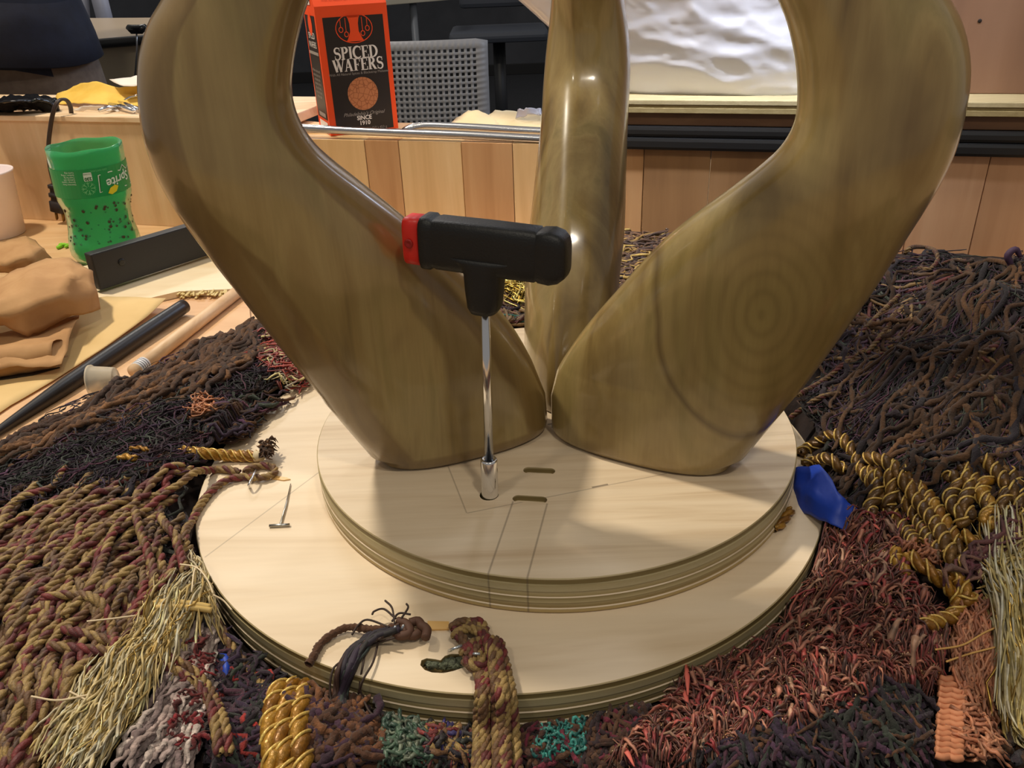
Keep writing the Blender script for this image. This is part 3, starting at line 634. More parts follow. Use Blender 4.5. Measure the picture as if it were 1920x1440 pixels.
# ================================================================== white cup at the left
p = W(-2, 440, 0)
cpm = mat('milky_cup', s2l((240, 226, 226)), .4, **{'Subsurface Weight': .2, 'Subsurface Radius': (.02, .02, .02)})
zc = .098
tag(link('plastic_cup', lathe('plastic_cup', [(.0, .004), (.036, .004), (.0445, zc - .002), (.046, zc), (.0475, zc), (.0475, zc - .003), (.0455, zc - .005), (.038, .001), (.036, 0), (.0, 0)], 48, p, cap=False), cpm), 'milky white plastic cup standing at the left edge of the table', 'cup')
# ================================================================== green cut bottle
bb = W(204, 484, 0); tilt = Vector((.055, 0, 1)).normalized()
gb = empty('soda_bottle', bb, 'green plastic soda bottle with its end cut off, label upside down', 'bottle')
gm = mat('green_pet', s2l((92, 208, 140)), .16, **{'Transmission Weight': .6, 'IOR': 1.12, 'Alpha': .86})
t = NT(gm); t.bump(t.noise(obj_coord(t), 60, 2), .4, .003)
Hb = .158
prof = [(.030, .0), (.040, .004), (.0455, .014), (.0465, .026), (.0450, .036), (.0428, .046), (.0418, .056), (.0415, .066), (.0425, .076), (.0450, .084), (.0468, .090), (.0470, .098), (.0468, .135), (.0472, .150), (.0470, Hb)]
def bottle_pt(r, h, a): # a: 0 faces the viewer, grows to the right
    view = Vector((bb[0], bb[1], 0)).normalized(); right = Vector((view.y, -view.x, 0)); 
    q = Vector(bb) + tilt * h + (right * math.sin(a) - view * math.cos(a)) * r; return q
n = 64; V, Fc = [], []
PP = prof + [(r - .0008, h) for r, h in prof[::-1]]
for i, (r, h) in enumerate(PP):
    for k in range(n):
        a = 2 * math.pi * k / n; hh = h + (.0009 * math.sin(a * 6 + 1) if h >= Hb - .001 else 0); V.append(bottle_pt(r, hh, a))
for i in range(len(PP) - 1):
    for k in range(n): Fc.append((i * n + k, (i + 1) * n + k, (i + 1) * n + (k + 1) % n, i * n + (k + 1) % n))
part('body', mesh_py('body', V, Fc, True), gm, gb)
def wrap(name, V2, Fc, m, off, label=None):
    """flat shapes (arc length, height) wrapped round the bottle"""
    return part(name, mesh_py(name, [bottle_pt(.0471 + off, h, s / .0471) for s, h in V2], Fc, False), m, gb, label)
lg = mat('label_green', s2l((20, 146, 76)), .35); ld = mat('label_dark_green', s2l((8, 96, 44)), .35); lw_ = mat('label_white', s2l((214, 232, 216)), .4)
def band(s0, s1, h0, h1, n=30): return [(s0 + (s1 - s0) * i / n, h) for i in range(n + 1) for h in (h0, h1)], [(2 * i, 2 * i + 2, 2 * i + 3, 2 * i + 1) for i in range(n)]
wrap('label', *band(-.085, .085, .0975, .1345), lg, .0004, 'green paper wrap printed upside down')
def up_down(V2, cx, cy): return [(cx - x, cy - y) for x, y in V2]
def txt2(s, size, **kw):
    me = text_mesh(s, size, **kw); r_ = ([(v.co.x, v.co.y) for v in me.vertices], [tuple(p.vertices) for p in me.polygons]); bpy.data.meshes.remove(me); return r_
cxs = .036
v, fc = txt2('Sprite', .0165, bold=.0003, font_shear=.15); ca, sa = math.cos(.12), math.sin(.12)
v = [(x * ca - y * sa, x * sa + y * ca) for x, y in v]
outl = [(-.029, .013), (-.024, -.002), (-.027, -.012), (-.018, -.009), (-.010, -.016), (-.004, -.010), (.012, -.012), (.028, -.010), (.030, .012), (.012, .010), (-.010, .012)]
wrap('badge', up_down(outl, cxs, .115), [tuple(range(len(outl)))], ld, .0006)
wrap('badge_outline', up_down(stroke(outl + [outl[0]], .0012)[0], cxs, .115), stroke(outl + [outl[0]], .0012)[1], lw_, .0008)
wrap('lettering', up_down(v, cxs, .115), fc, lw_, .0010)
lem = [(-.008, 0), (-.004, .005), (.003, .005), (.008, 0), (.004, -.005), (-.003, -.005)]
wrap('lemon_leaf', [(.0235 + x, .1035 + y * .9 + x * .4) for x, y in lem], [tuple(range(6))], mat('lemon_yellow', s2l((220, 206, 30)), .5), .0012)
wrap('calorie_tag', *((lambda b: ([(x - .0045, y + .125) for x, y in b], [tuple(range(len(b)))]))([(-.0045, -.0055), (.0045, -.0055), (.005, -.004), (.005, .004), (.0045, .0055), (-.0045, .0055), (-.005, .004), (-.005, -.004)])), lw_, .0008)
v, fc = txt2('230', .0055, bold=.0002); wrap('lettering', up_down(v, -.0045, .1225), fc, ld, .0011)
v, fc = txt2('CALORIES', .0022); wrap('lettering', up_down(v, -.0045, .1285), fc, ld, .0011)
it = []
for k in range(8):
    a = k * math.pi / 4; it.append(bar(.0025 * math.cos(a), .0025 * math.sin(a), .0085 * math.cos(a), .0085 * math.sin(a), .0009)); 
    for s_ in (-.5, .5): it.append(bar(.0055 * math.cos(a), .0055 * math.sin(a), .0085 * math.cos(a + s_ * .6), .0085 * math.sin(a + s_ * .6), .0006))
v, fc = merge2(it); wrap('snowflake', [(x - .006, y + .110) for x, y in v], fc, mat('pale_green', s2l((110, 196, 130)), .4), .0007)
v, fc = txt2('100% NATURAL', .0030); wrap('lettering', up_down(v, .010, .1315), fc, mat('pale_green2', s2l((110, 196, 130)), .4), .0008)
v, fc = txt2('Nutrition Facts\nServing 1 bottle\nCalories 230\nTotal Fat 0g\nSodium 110mg\nCarbs 62g', .0030, align='LEFT'); wrap('lettering', up_down(v, -.020, .124), fc, lw_, .0008)
dm = mat('brown_debris', s2l((70, 52, 30)), .9); bmh = bmesh.new()
for k in range(110):
    a = R.uniform(-1.6, 1.6); h = R.uniform(.034, .086); r = np.interp(h, [q[1] for q in prof], [q[0] for q in prof]) - .0016
    bmesh.ops.create_icosphere(bmh, subdivisions=1, radius=R.uniform(.0012, .003), matrix=Matrix.Translation(bottle_pt(r, h, a)))
part('dried_residue', bm_mesh('dried_residue', bmh, True), dm, gb)
gb.children[-1]['kind'] = 'stuff'
# ================================================================== black bar
def prism(name, pts, z0, z1, bevel=.0006):
    bm = bmesh.new(); lo = [bm.verts.new((p[0], p[1], z0)) for p in pts]; hi = [bm.verts.new((p[0], p[1], z1)) for p in pts]; n = len(pts)
    bm.faces.new(lo[::-1]); bm.faces.new(hi)
    for i in range(n): bm.faces.new((lo[i], lo[(i + 1) % n], hi[(i + 1) % n], hi[i]))
    return bm_mesh(name, bm, bevel=bevel)
def px_poly(px, z): return [W(x, y, z) for x, y in px]
sheet = wood('thin_ply', s2l((206, 160, 116)), s2l((220, 178, 134)), s2l((228, 190, 150)), (2, 9, 9), rot=(0, 0, .5), freq=2.5)
tag(link('plywood_sheet', prism('plywood_sheet', px_poly([(-160, 1100), (-160, 600), (200, 528), (452, 528), (466, 560), (474, 655), (600, 800), (360, 980)], .004), .0003, .004), sheet), 'thin pinkish plywood sheet under the dowel and the dark stick', 'plywood sheet')
lp = wood('light_ply', s2l((228, 204, 164)), s2l((238, 218, 182)), s2l((242, 226, 194)), (2, 9, 9), rot=(0, 0, .4), freq=2.5)
po = empty('plywood_offcut', W(400, 520, .0045), 'pale plywood offcut with a splintered edge under the black bar', 'plywood offcut')
part('board', prism('board', px_poly([(150, 560), (150, 500), (455, 440), (560, 470), (560, 520), (432, 542), (336, 546), (250, 566)], .012), .0045, .012), lp, po)
bmh = bmesh.new(); e0 = W(336, 547, .010); e1 = W(425, 545, .010)
for k in range(46):
    q = e0 + (e1 - e0) * R.random(); d = Vector((R.uniform(-.5, .35), -1, R.uniform(-.3, .1))).normalized(); L = R.uniform(.004, .014)
    rot = d.to_track_quat('Y', 'Z').to_matrix(); box(bmh, Vector(q) + d * L * .45 + Vector((0, 0, R.uniform(-.003, .002))), (R.uniform(.0015, .004), L, .0012), rot)
x_ = part('splinters', bm_mesh('splinters', bmh), wood('splinter', s2l((190, 164, 100)), s2l((208, 184, 122)), s2l((220, 198, 140)), (10, 60, 60), freq=5), po); x_['kind'] = 'stuff'
manila = noise_mat('manila_paper', s2l((206, 172, 112)), s2l((222, 190, 132)), 9, .75, .25)
def patch(name, rows, sub=3, thick=.0006, jitter=.0012, m=None, parent=None, label=None, cat=None, flat_shade=False, scale=60):
    """sheet through a grid of points given as (px, py, height); creased a little, with real thickness"""
    P = np.array([[W(*c) for c in r] for r in rows]); a, b = P.shape[:2]; A_ = (a - 1) * sub + 1; B_ = (b - 1) * sub + 1
    u = np.linspace(0, a - 1, A_); v = np.linspace(0, b - 1, B_); G = np.zeros((A_, B_, 3))
    for i, x in enumerate(u):
        i0 = min(int(x), a - 2); f_ = x - i0
        for j, y in enumerate(v):
            j0 = min(int(y), b - 2); g_ = y - j0
            G[i, j] = P[i0, j0] * (1 - f_) * (1 - g_) + P[i0 + 1, j0] * f_ * (1 - g_) + P[i0, j0 + 1] * (1 - f_) * g_ + P[i0 + 1, j0 + 1] * f_ * g_
            q = Vector(G[i, j]) * scale; G[i, j, 2] += jitter * (1.3 * (.35 - abs(mn.noise(q * .8)) * 1.8) + .6 * (.3 - abs(mn.noise(q * 2.1)) * 1.6)); G[i, j, 0] += jitter * .7 * mn.noise(q + Vector((7, 1, 2))); G[i, j, 1] += jitter * .7 * mn.noise(q + Vector((1, 9, 5)))
    Vv = G.reshape(-1, 3); Fc = [(i * B_ + j, i * B_ + j + 1, (i + 1) * B_ + j + 1, (i + 1) * B_ + j) for i in range(A_ - 1) for j in range(B_ - 1)]
    me = mesh_py(name, Vv, Fc, not flat_shade); o = part(name, me, m, parent) if parent else link(name, me, m)
    mo = o.modifiers.new('thickness', 'SOLIDIFY'); mo.thickness = thick
    if label: tag(o, label, cat)
    return o
patch('paper_sheet', [[(-80, 640, .006), (90, 575, .013), (200, 556, .0135), (312, 560, .0175)], [(-80, 720, .006), (70, 640, .008), (160, 640, .010), (276, 594, .010)], [(-80, 830, .006), (20, 760, .006), (90, 720, .006), (200, 650, .006)]], 6, m=manila, label='flat manila paper sheet with a curled pointed corner', cat='paper', jitter=.0008, scale=14)
bar_m = mat('black_bar', s2l((30, 30, 32)), .5); t = NT(bar_m); t.bump(t.noise(obj_coord(t), 120, 3), .2, .001)
A = W(188, 545, .0165); B = W(391, 483, .0135); d = B - A; d[2] = 0; d /= np.linalg.norm(d); nb = np.array([-d[1], d[0], 0]); 
Bl = empty('metal_bar', A, 'matte black rectangular bar standing on edge in front of the green bottle', 'bar')
part('bar_body', frame_box((A[0], A[1], 0), d, nb, 0, .25, .0163, .062, 0, .016, .002), bar_m, Bl)
part('bolt', lathe('bolt', [(.004, 0), (.0045, .0004), (.004, .0012), (.002, .0010)], 16, A + d * .035 - nb * .0002 + np.array([0, 0, .026]), -nb), mat('bolt_black', (.01, .01, .01), .4), Bl)
# ================================================================== dark tapered stick, dowel
stick = mat('dark_stick', s2l((24, 20, 22)), .4)
P0 = W(-90, 870, .009); P1 = W(0, 806, .009); P2_ = W(150, 705, .012); P3 = W(345, 574, .015)
tag(link('tapered_stick', tube_mesh('tapered_stick', [P0, P1, (np.array(P1) + P2_) / 2, P2_, P3], [.001, .0045, .0080, .0088, .0088, .0082], 16, 40), stick), 'long dark tapered stick lying diagonally across the paper', 'stick')
dw = wood('dowel_wood', s2l((206, 166, 124)), s2l((226, 190, 150)), s2l((234, 202, 166)), (30, 8, 30), freq=2, pores=.1)
Dn = empty('wooden_dowel', W(258, 694, .0045), 'round pale wooden dowel with a small printed sticker at its end', 'dowel')
A = W(251, 697, .012); B = W(470, 528, .012); dd = (B - A) / np.linalg.norm(B - A)
part('rod', tube_mesh('rod', [A, A + (B - A) * .5, B], .0072, 20), dw, Dn)
part('sticker', tube_mesh('sticker', [A + dd * .004, A + dd * .018], .00745, 20), mat('white_sticker', s2l((224, 224, 228)), .5), Dn)
for k in range(4): part('sticker_print', tube_mesh('sticker_print', [A + dd * (.006 + k * .003), A + dd * (.0069 + k * .003)], .0075, 20), mat('sticker_ink', s2l((70, 74, 90)), .5), Dn)
# small clear cup lying on its side
ccm = mat('clear_plastic', s2l((236, 226, 206)), .25, **{'Transmission Weight': .5, 'IOR': 1.2})
A = W(172, 716, .0165); axc = Vector((1, .12, .06)).normalized()
tag(link('clear_cup', lathe('clear_cup', [(.0145, 0), (.0165, .0), (.0165, .0015), (.0150, .002), (.011, .022), (.010, .023), (.0, .023), (.0, .022), (.0095, .0215), (.0138, .002)], 24, A, axc, cap=False), ccm), 'small clear plastic cup tipped on its side beside the dowel', 'cup')
# ================================================================== brown paper
kraft = noise_mat('kraft_paper', s2l((168, 124, 78)), s2l((186, 144, 96)), 24, .8, .35)
pg = empty('paper_bag', W(60, 640, .005), 'crumpled brown paper bag with torn edges at the left edge', 'paper bag')
patch('torn_flap', [[(-60, 470, .045), (10, 455, .055), (48, 442, .060), (66, 448, .055)], [(-60, 500, .03), (10, 494, .05), (60, 480, .055), (84, 468, .05)], [(-60, 540, .02), (0, 512, .03), (60, 512, .032), (100, 486, .025)]], 5, m=kraft, parent=pg, jitter=.004, flat_shade=False, scale=30)
patch('crumpled_fold', [[(-70, 560, .04), (0, 526, .055), (60, 494, .066), (130, 476, .066), (150, 486, .06)], [(-70, 600, .05), (0, 562, .070), (50, 525, .078), (130, 514, .075), (176, 510, .055)], [(-70, 610, .045), (0, 590, .06), (50, 580, .062), (120, 560, .060), (183, 545, .048)], [(-70, 620, .03), (10, 612, .042), (52, 626, .036), (100, 604, .036), (185, 578, .030)]], 5, m=kraft, parent=pg, jitter=.005, scale=26)
patch('under_fold', [[(-70, 640, .018), (20, 620, .024), (90, 612, .028), (150, 584, .026)], [(-70, 680, .03), (20, 650, .034), (90, 632, .034), (140, 604, .032)], [(-70, 700, .024), (20, 690, .022), (90, 686, .020), (116, 686, .018)]], 5, m=kraft, parent=pg, jitter=.003, scale=30)
A = W(-70, 690, .022); B = W(112, 664, .018); V, Fc = [], []
for i in range(20):
    f_ = i / 19; c_ = A + (B - A) * f_
    for k in range(20):
        a = 2 * math.pi * k / 20 * .86 + .6; rr = .0155 * (1 + .08 * mn.noise(Vector((i * .4, k * .5, 0)))); edge = (.006 * mn.noise(Vector((k * .9, 4, 4))) if i == 19 else 0)
        V.append(c_ + np.array([edge, math.cos(a) * rr, math.sin(a) * rr]))
Fc = [(i * 20 + k, i * 20 + k + 1, (i + 1) * 20 + k + 1, (i + 1) * 20 + k) for i in range(19) for k in range(19)]
o = part('rolled_edge', mesh_py('rolled_edge', V, Fc, True), kraft, pg); mo = o.modifiers.new('t', 'SOLIDIFY'); mo.thickness = .0006
tag(link('flat_blade', prism('flat_blade', px_poly([(-80, 700), (112, 688), (60, 702), (-80, 722)], .009), .0065, .009), stick), 'thin black flat strip under the rolled brown paper', 'strip')
# green crumb
bmh = bmesh.new()
for k in range(9):
    q = W(112 + k * 3.4, 460 + R.uniform(-3, 3), .003); bmesh.ops.create_icosphere(bmh, subdivisions=1, radius=R.uniform(.003, .005), matrix=Matrix.Translation(q) @ Matrix.Rotation(R.random() * 3, 4, 'Z') @ Matrix.Diagonal((1.5, .7, .7, 1)))
tag(link('green_scrap', bm_mesh('green_scrap', bmh, True), mat('lime', s2l((130, 196, 30)), .6)), 'small bright lime scrap beside the green bottle', 'scrap')
# ================================================================== power cord with plug
cdm = mat('brown_cord', s2l((52, 38, 34)), .45)
pc = empty('power_cable', WP(104, 350, PA - PN * .012, PN), 'dark brown power cord with two-pin plug hanging over the board', 'power cord')
cpx = [(134, 214, .03), (132, 200, .022), (126, 189, .012), (117, 186, .004), (108, 191, -.004), (101, 206, -.010), (95, 235, -.012), (91, 275, -.013), (94, 315, -.013), (103, 350, -.013)]
path = [WP(x, y, PA + PN * dd_, PN) for x, y, dd_ in cpx]
for s_ in (-1, 1): part('cable', tube_mesh('cable', [q + np.array([.0013 * s_, 0, 0]) for q in path], .0022, 8, 60), cdm, pc)
def pp(x, y, o=-.013): return WP(x, y, PA + PN * o, PN)
a_, b_ = pp(103, 346), pp(111, 397); dx = (b_ - a_); L = np.linalg.norm(dx); dx /= L; sx2 = np.cross(PN, dx); sx2 /= np.linalg.norm(sx2)
pk = mat('black_plug', s2l((30, 26, 28)), .5)
part('plug', loft('plug', [(0, .006, .006, 0), (.001, .010, .007, 0), (.006, .010, .007, 0), (.0065, .0075, .006, 0), (.014, .0078, .006, 0), (.0145, .0105, .0075, 0), (.020, .0105, .0075, 0), (.0205, .008, .006, 0), (.027, .0085, .0065, 0), (.0275, .0115, .008, 0), (L - .001, .012, .008, 0), (L, .011, .007, 0)], a_, dx, sx2, PN), pk, pc)
brass = mat('brass', s2l((150, 120, 70)), .3, .9)
for s_ in (-.0062, .0062):
    part('prong', loft('prong', [(0, .0008, .003, 0), (.013, .0008, .003, 0), (.015, .0004, .0015, 0)], b_ + sx2 * s_, dx, sx2, PN, n=8), brass, pc)
# ================================================================== bent steel rods on the panel top
st = mat('brushed_steel', (.52, .53, .56), .24, 1.0)
def rp(x, y, o=.004): return WP(x, y, PA + PN * o, PN)
rd = empty('steel_frame', rp(800, 247), 'bent hairpin of bright steel tube lying along the panel top', 'steel tube')
part('lower_tube', tube_mesh('lower_tube', [rp(470, 235, .005), rp(565, 240, .005), rp(700, 247, .005), rp(860, 253, .005), rp(1005, 260, .005), rp(1090, 264, .005)], .0055, 14, 40), st, rd)
part('upper_tube', tube_mesh('upper_tube', [rp(758, 247, .024), rp(768, 241, .026), rp(785, 237, .030), rp(810, 236, .032), rp(900, 240, .032), rp(1005, 246, .032), rp(1090, 250, .032)], .0055, 14, 50), st, rd)
# pale round-cornered board under the carton
tag(link('rounded_board', prism('rounded_board', px_poly([(470, 222), (570, 226), (600, 229), (622, 233), (636, 239), (560, 243), (470, 240)], .1455), .1397, .1455), pale), 'pale round-cornered board at the foot of the orange carton', 'board')
z_ = .1396
# ================================================================== things on the left of the shelf
yel = noise_mat('yellow_tissue', s2l((222, 178, 66)), s2l((236, 196, 92)), 20, .7, .5)
Zs = .1645
patch('yellow_paper', [[(150, 153, Zs + .030), (200, 155, Zs + .032), (262, 158, Zs + .03), (330, 165, Zs + .02)], [(112, 174, Zs + .010), (190, 172, Zs + .020), (262, 177, Zs + .014), (330, 185, Zs + .008)], [(95, 192, Zs + .002), (160, 196, Zs + .006), (240, 200, Zs + .004), (330, 203, Zs + .001)]], 6, m=yel, label='wrinkled yellow paper sheet spread on the shelf at left', cat='paper', jitter=.004, scale=22)
wp_ = mat('white_tissue', s2l((226, 216, 204)), .8)
patch('white_paper', [[(150, 199, Zs + .008), (190, 199, Zs + .009), (215, 201, Zs + .004)], [(136, 207, Zs + .001), (190, 207, Zs + .002), (225, 208, Zs + .001)]], 6, m=wp_, label='small white crumpled tissue in front of the yellow paper', cat='paper', jitter=.002, scale=60)
patch('white_sheet', [[(205, 150, Zs + .036), (255, 143, Zs + .042), (320, 146, Zs + .036)], [(225, 160, Zs + .034), (258, 161, Zs + .032), (320, 162, Zs + .030)]], 5, m=wp_, label='bright white sheet behind the yellow paper', cat='paper', jitter=.002)
cl = empty('clamp', W(228, 204, Zs), 'silver spring clamp lying at the right of the yellow paper', 'clamp')
for a, b, r in (((186, 207), (224, 200), .0030), ((206, 196), (252, 208), .0034), ((214, 190), (262, 206), .0030), ((228, 192), (262, 178), .0022)):
    A = W(*a, Zs + .006); B = W(*b, Zs + .005 if b[1] > 180 else Zs + .016); part('jaw', tube_mesh('jaw', [A, (A + B) / 2 + [0, 0, .002], B], r, 10), chrome, cl)
tb = empty('tool_bag', W(70, 205, Zs), 'shiny black plastic wrapped tool at the far left of the shelf', 'tool')
gl = mat('gloss_black', s2l((22, 22, 24)), .18)
patch('black_wrap', [[(-40, 190, Zs + .02), (30, 179, Zs + .024), (70, 178, Zs + .022), (100, 186, Zs + .014)], [(-40, 198, Zs + .02), (30, 190, Zs + .026), (70, 188, Zs + .022), (108, 194, Zs + .012)], [(-40, 208, Zs + .001), (40, 207, Zs + .001), (70, 207, Zs + .001), (110, 207, Zs + .001)]], 7, m=gl, parent=tb, jitter=.006, scale=60)
part('grip', tube_mesh('grip', [W(40, 200, Zs + .008), W(75, 195, Zs + .010), W(105, 190, Zs + .014)], .006, 10), gl, tb)
A = W(18, 203, Zs); bmh = bmesh.new(); box(bmh, A + [0, -.004, .007], (.055, .012, .012), Matrix.Rotation(-.25, 3, 'Z'))
tag(link('red_box', bm_mesh('red_box', bmh, bevel=.002), mat('red_card', s2l((226, 70, 36)), .5)), 'small orange red box at the far left of the shelf', 'box')
pap = noise_mat('cream_paper', s2l((232, 208, 160)), s2l((240, 220, 178)), 15, .75, .3)
zq = .1398
patch('paper_scrap', [[(878, 208, zq + .012), (892, 205, zq + .016), (914, 216, zq + .008)], [(856, 222, zq + .006), (890, 218, zq + .010), (930, 222, zq + .004)], [(843, 233, zq + .001), (890, 236, zq + .002), (940, 240, zq + .001)]], 5, m=pap, label='torn cream paper with raised pointed corner beside the grey chair', cat='paper', jitter=.002)
patch('paper_scrap', [[(928, 208, zq + .010), (965, 208, zq + .012), (1012, 212, zq + .010)], [(905, 224, zq + .004), (965, 226, zq + .004), (1030, 226, zq + .004)], [(900, 238, zq + .001), (965, 240, zq + .001), (1040, 243, zq + .001)]], 5, m=pap, label='cream paper sheet beside the rear carved leg', cat='paper', jitter=.002)
patch('foil_scrap', [[(972, 205, zq + .018), (990, 203, zq + .022), (1014, 205, zq + .018)], [(966, 220, zq + .008), (990, 216, zq + .013), (1014, 217, zq + .012)]], 5, m=mat('grey_foil', s2l((190, 190, 205)), .35), label='small grey glossy wrapper on the cream paper', cat='wrapper', jitter=.003, scale=80)
# T pin on the lower board
tp = empty('t_pin', W(526, 983, Z1), 'steel T-pin lying on the larger round board', 'pin')
nk = mat('nickel', (.45, .44, .40), .3, 1.0)
part('shaft', tube_mesh('shaft', [W(526, 983, Z1 + .0012), W(537, 945, Z1 + .0011), W(545, 907, Z1 + .001)], [.0008, .0008, .0007, .0003], 8), nk, tp)
part('crossbar', tube_mesh('crossbar', [W(505, 986, Z1 + .0013), W(525, 985, Z1 + .0013), W(543, 984, Z1 + .0013)], .0011, 8), nk, tp)
# ================================================================== BACKGROUND
# wooden panel at right
Pr = PA + PN * .055
brp = wood('pinkish_panel', s2l((138, 104, 82)), s2l((150, 114, 90)), s2l((158, 122, 98)), (10, 10, 1), freq=1.6, rough=.5)
bp2 = empty('leaning_panel', Pr + PU * 1.3, 'pinkish brown wooden panel standing behind the shelf at right', 'wood panel')
part('panel_face', frame_box(Pr, PU, PN, 1.28, 2.2, .1958, .75, 0, .018, .001), brp, bp2)
q = WP(1837, 39, Pr, PN)
part('screw_hole', lathe('screw_hole', [(.0018, 0), (.0022, .0006), (.001, .0008)], 12, q, -PN), mat('hole_dark', (.02, .012, .01), .8), bp2)
# plastic sheeting
plm = mat('white_plastic_film', s2l((240, 240, 250)), .15, **{'Subsurface Weight': .3, 'Subsurface Radius': (.03, .03, .03), 'Coat Weight': .5, 'Coat Roughness': .05})
nu, nv = 150, 90; V = []
def crease(x, y, s):
    v = 0
    for k, (f, a) in enumerate(((6, 1.1), (13, .8), (30, .3), (70, .12))):
        # long slanting creases
        c = mn.noise(Vector((x * f * .6 + y * f * .9 + s, y * f * 1.5 - x * f * .3, k * 5.1)))
        v += a * (1 - abs(c) * 2.4)
    return v
for side_ in (0, 1):
    for j in range(nv):
        t_v = j / (nv - 1); z = .1957 + t_v * .33
        for i in range(nu):
            t_u = i / (nu - 1); left = .955 - .34 * t_v - .10 * t_v * t_v; right = 1.265 - .01 * t_v; u_ = left + (right - left) * t_u
            bul = math.sin(math.pi * min(1, max(0, t_u))) ** .35 * math.sin(math.pi * (.12 + .8 * t_v)) ** .5
            d = .075 - (.06 * bul) if side_ == 0 else .075 + .008 * bul
            if side_ == 0: d -= .0042 * crease(u_, z, 3) * min(1, bul * 2)
            V.append(PA + PU * u_ + PN * d + np.array([0, 0, z]))
idx = lambda s, j, i: s * nu * nv + j * nu + i
Fc = [(idx(0, j, i), idx(0, j, i + 1), idx(0, j + 1, i + 1), idx(0, j + 1, i)) for j in range(nv - 1) for i in range(nu - 1)]
Fc += [(idx(1, j, i), idx(1, j + 1, i), idx(1, j + 1, i + 1), idx(1, j, i + 1)) for j in range(nv - 1) for i in range(nu - 1)]
for j in range(nv - 1):
    Fc += [(idx(0, j, 0), idx(0, j + 1, 0), idx(1, j + 1, 0), idx(1, j, 0)), (idx(0, j, nu - 1), idx(1, j, nu - 1), idx(1, j + 1, nu - 1), idx(0, j + 1, nu - 1))]
for i in range(nu - 1):
    Fc += [(idx(0, 0, i), idx(1, 0, i), idx(1, 0, i + 1), idx(0, 0, i + 1)), (idx(0, nv - 1, i), idx(0, nv - 1, i + 1), idx(1, nv - 1, i + 1), idx(1, nv - 1, i))]
tag(link('plastic_bundle', mesh_py('plastic_bundle', V, Fc, True), plm), 'large bundle wrapped in crinkled white plastic film on the plywood shelf', 'plastic bundle')
# two dark bags at the far right
dk = noise_mat('dark_fabric', s2l((44, 48, 46)), s2l((58, 62, 60)), 40, .8, .3)
def blob(name, px, py, Y, rx, ry, rz, m, lab, cat, rot=0):
    q = WY(px, py, Y); bm = bmesh.new(); bmesh.ops.create_icosphere(bm, subdivisions=4, radius=1)
    for v in bm.verts:
        c = v.co; s = (abs(c.x) ** 3 + abs(c.y) ** 3 + abs(c.z) ** 3) ** (-1 / 3); k = 1 + .06 * mn.noise(c * 2.5 + Vector(q) * 9)
        v.co = Vector((c.x * rx * s * k, c.y * ry * s * k, c.z * rz * s * k))
    bm.transform(Matrix.Translation(q) @ Matrix.Rotation(rot, 4, 'Y'))
    return tag(link(name, bm_mesh(name, bm, True), m), lab, cat)
q = WY(1846, 205, 1.18)
blob('dark_pouch', 1846, 182, 1.20, .022, .02, .025, mat('navy_gloss', s2l((16, 18, 26)), .25), 'small glossy dark pouch on the plywood shelf right of the carved leg', 'pouch')
blob('dark_bag', 1925, 160, 1.20, .045, .03, .055, dk, 'dark grey fabric bag cut off by the right picture edge', 'bag', .35)
# ------------------------------------------------------------------ chairs
gp = mat('grey_chair_plastic', s2l((132, 130, 130)), .5); stl = mat('chair_steel', (.30, .31, .33), .3, .9)
def perf_back(w, h, nx, ny, mx, mt):
    """curved plastic shell with real square holes"""
    xs = [-w / 2, -w / 2 + .012] ; 
    cw = (w - 2 * mx) / nx; ch = (h - mt * 2) / ny; hx_, hz_ = cw * .27, ch * .27
    X = [-w / 2]; 
    for i in range(nx): c = -w / 2 + mx + cw * (i + .5); X += [c - hx_, c + hx_]
    X.append(w / 2); Z = [0]
    for j in range(ny): c = mt + ch * (j + .5); Z += [c - hz_, c + hz_]
    Z.append(h); V = []
    for z in Z:
        for x in X: V.append((x, -.09 * (1 - (2 * x / w) ** 2) * .35 + .05 * (z / h) ** 2, z - (.008 if abs(x) > w / 2 - .001 and z > h - .001 else 0)))
    nX = len(X); Fc = []
    for j in range(len(Z) - 1):
        for i in range(nX - 1):
            if i % 2 == 1 and j % 2 == 1: continue
            Fc.append((j * nX + i, j * nX + i + 1, (j + 1) * nX + i + 1, (j + 1) * nX + i))
    return mesh_py('backrest', V, Fc, True)
def chair(loc, rz, label, backw=.44):
    t = empty('stacking_chair', loc, label, 'chair', rot=(0, 0, rz)); 
    def lp(name, me, m): o = link(name, me, m); o.parent = t; return o
    o = lp('backrest', perf_back(backw, .36, 19, 17, .035, .025), gp); o.location = (0, .20, .48); mo = o.modifiers.new('t', 'SOLIDIFY'); mo.thickness = .007
    bm = bmesh.new(); box(bm, (0, -.02, .44), (.44, .42, .018)); lp('seat', bm_mesh('seat', bm, bevel=.008), gp)
    for sx in (-.21, .21):
        lp('leg', tube_mesh('leg', [(sx, -.2, .43), (sx * 1.06, -.24, 0)], .011, 10), stl)
        lp('leg', tube_mesh('leg', [(sx, .17, .43), (sx * 1.06, .26, 0)], .011, 10), stl)
        lp('back_post', tube_mesh('back_post', [(sx, .12, .43), (sx, .21, .47), (sx, .235, .72)], .010, 10, 16), stl)
    return t
q = WY(902, 70, 3.0); ztop = q[2]
chair((q[0] - .215, 3.0 - .25, ztop - .84), math.radians(-4), 'grey perforated plastic chair right of the orange carton, facing the bench')
q = WY(232, 10, 3.3)
chair((q[0] + .17, 3.3, -.75), math.radians(8), 'grey perforated plastic chair in the far left behind the beige table')
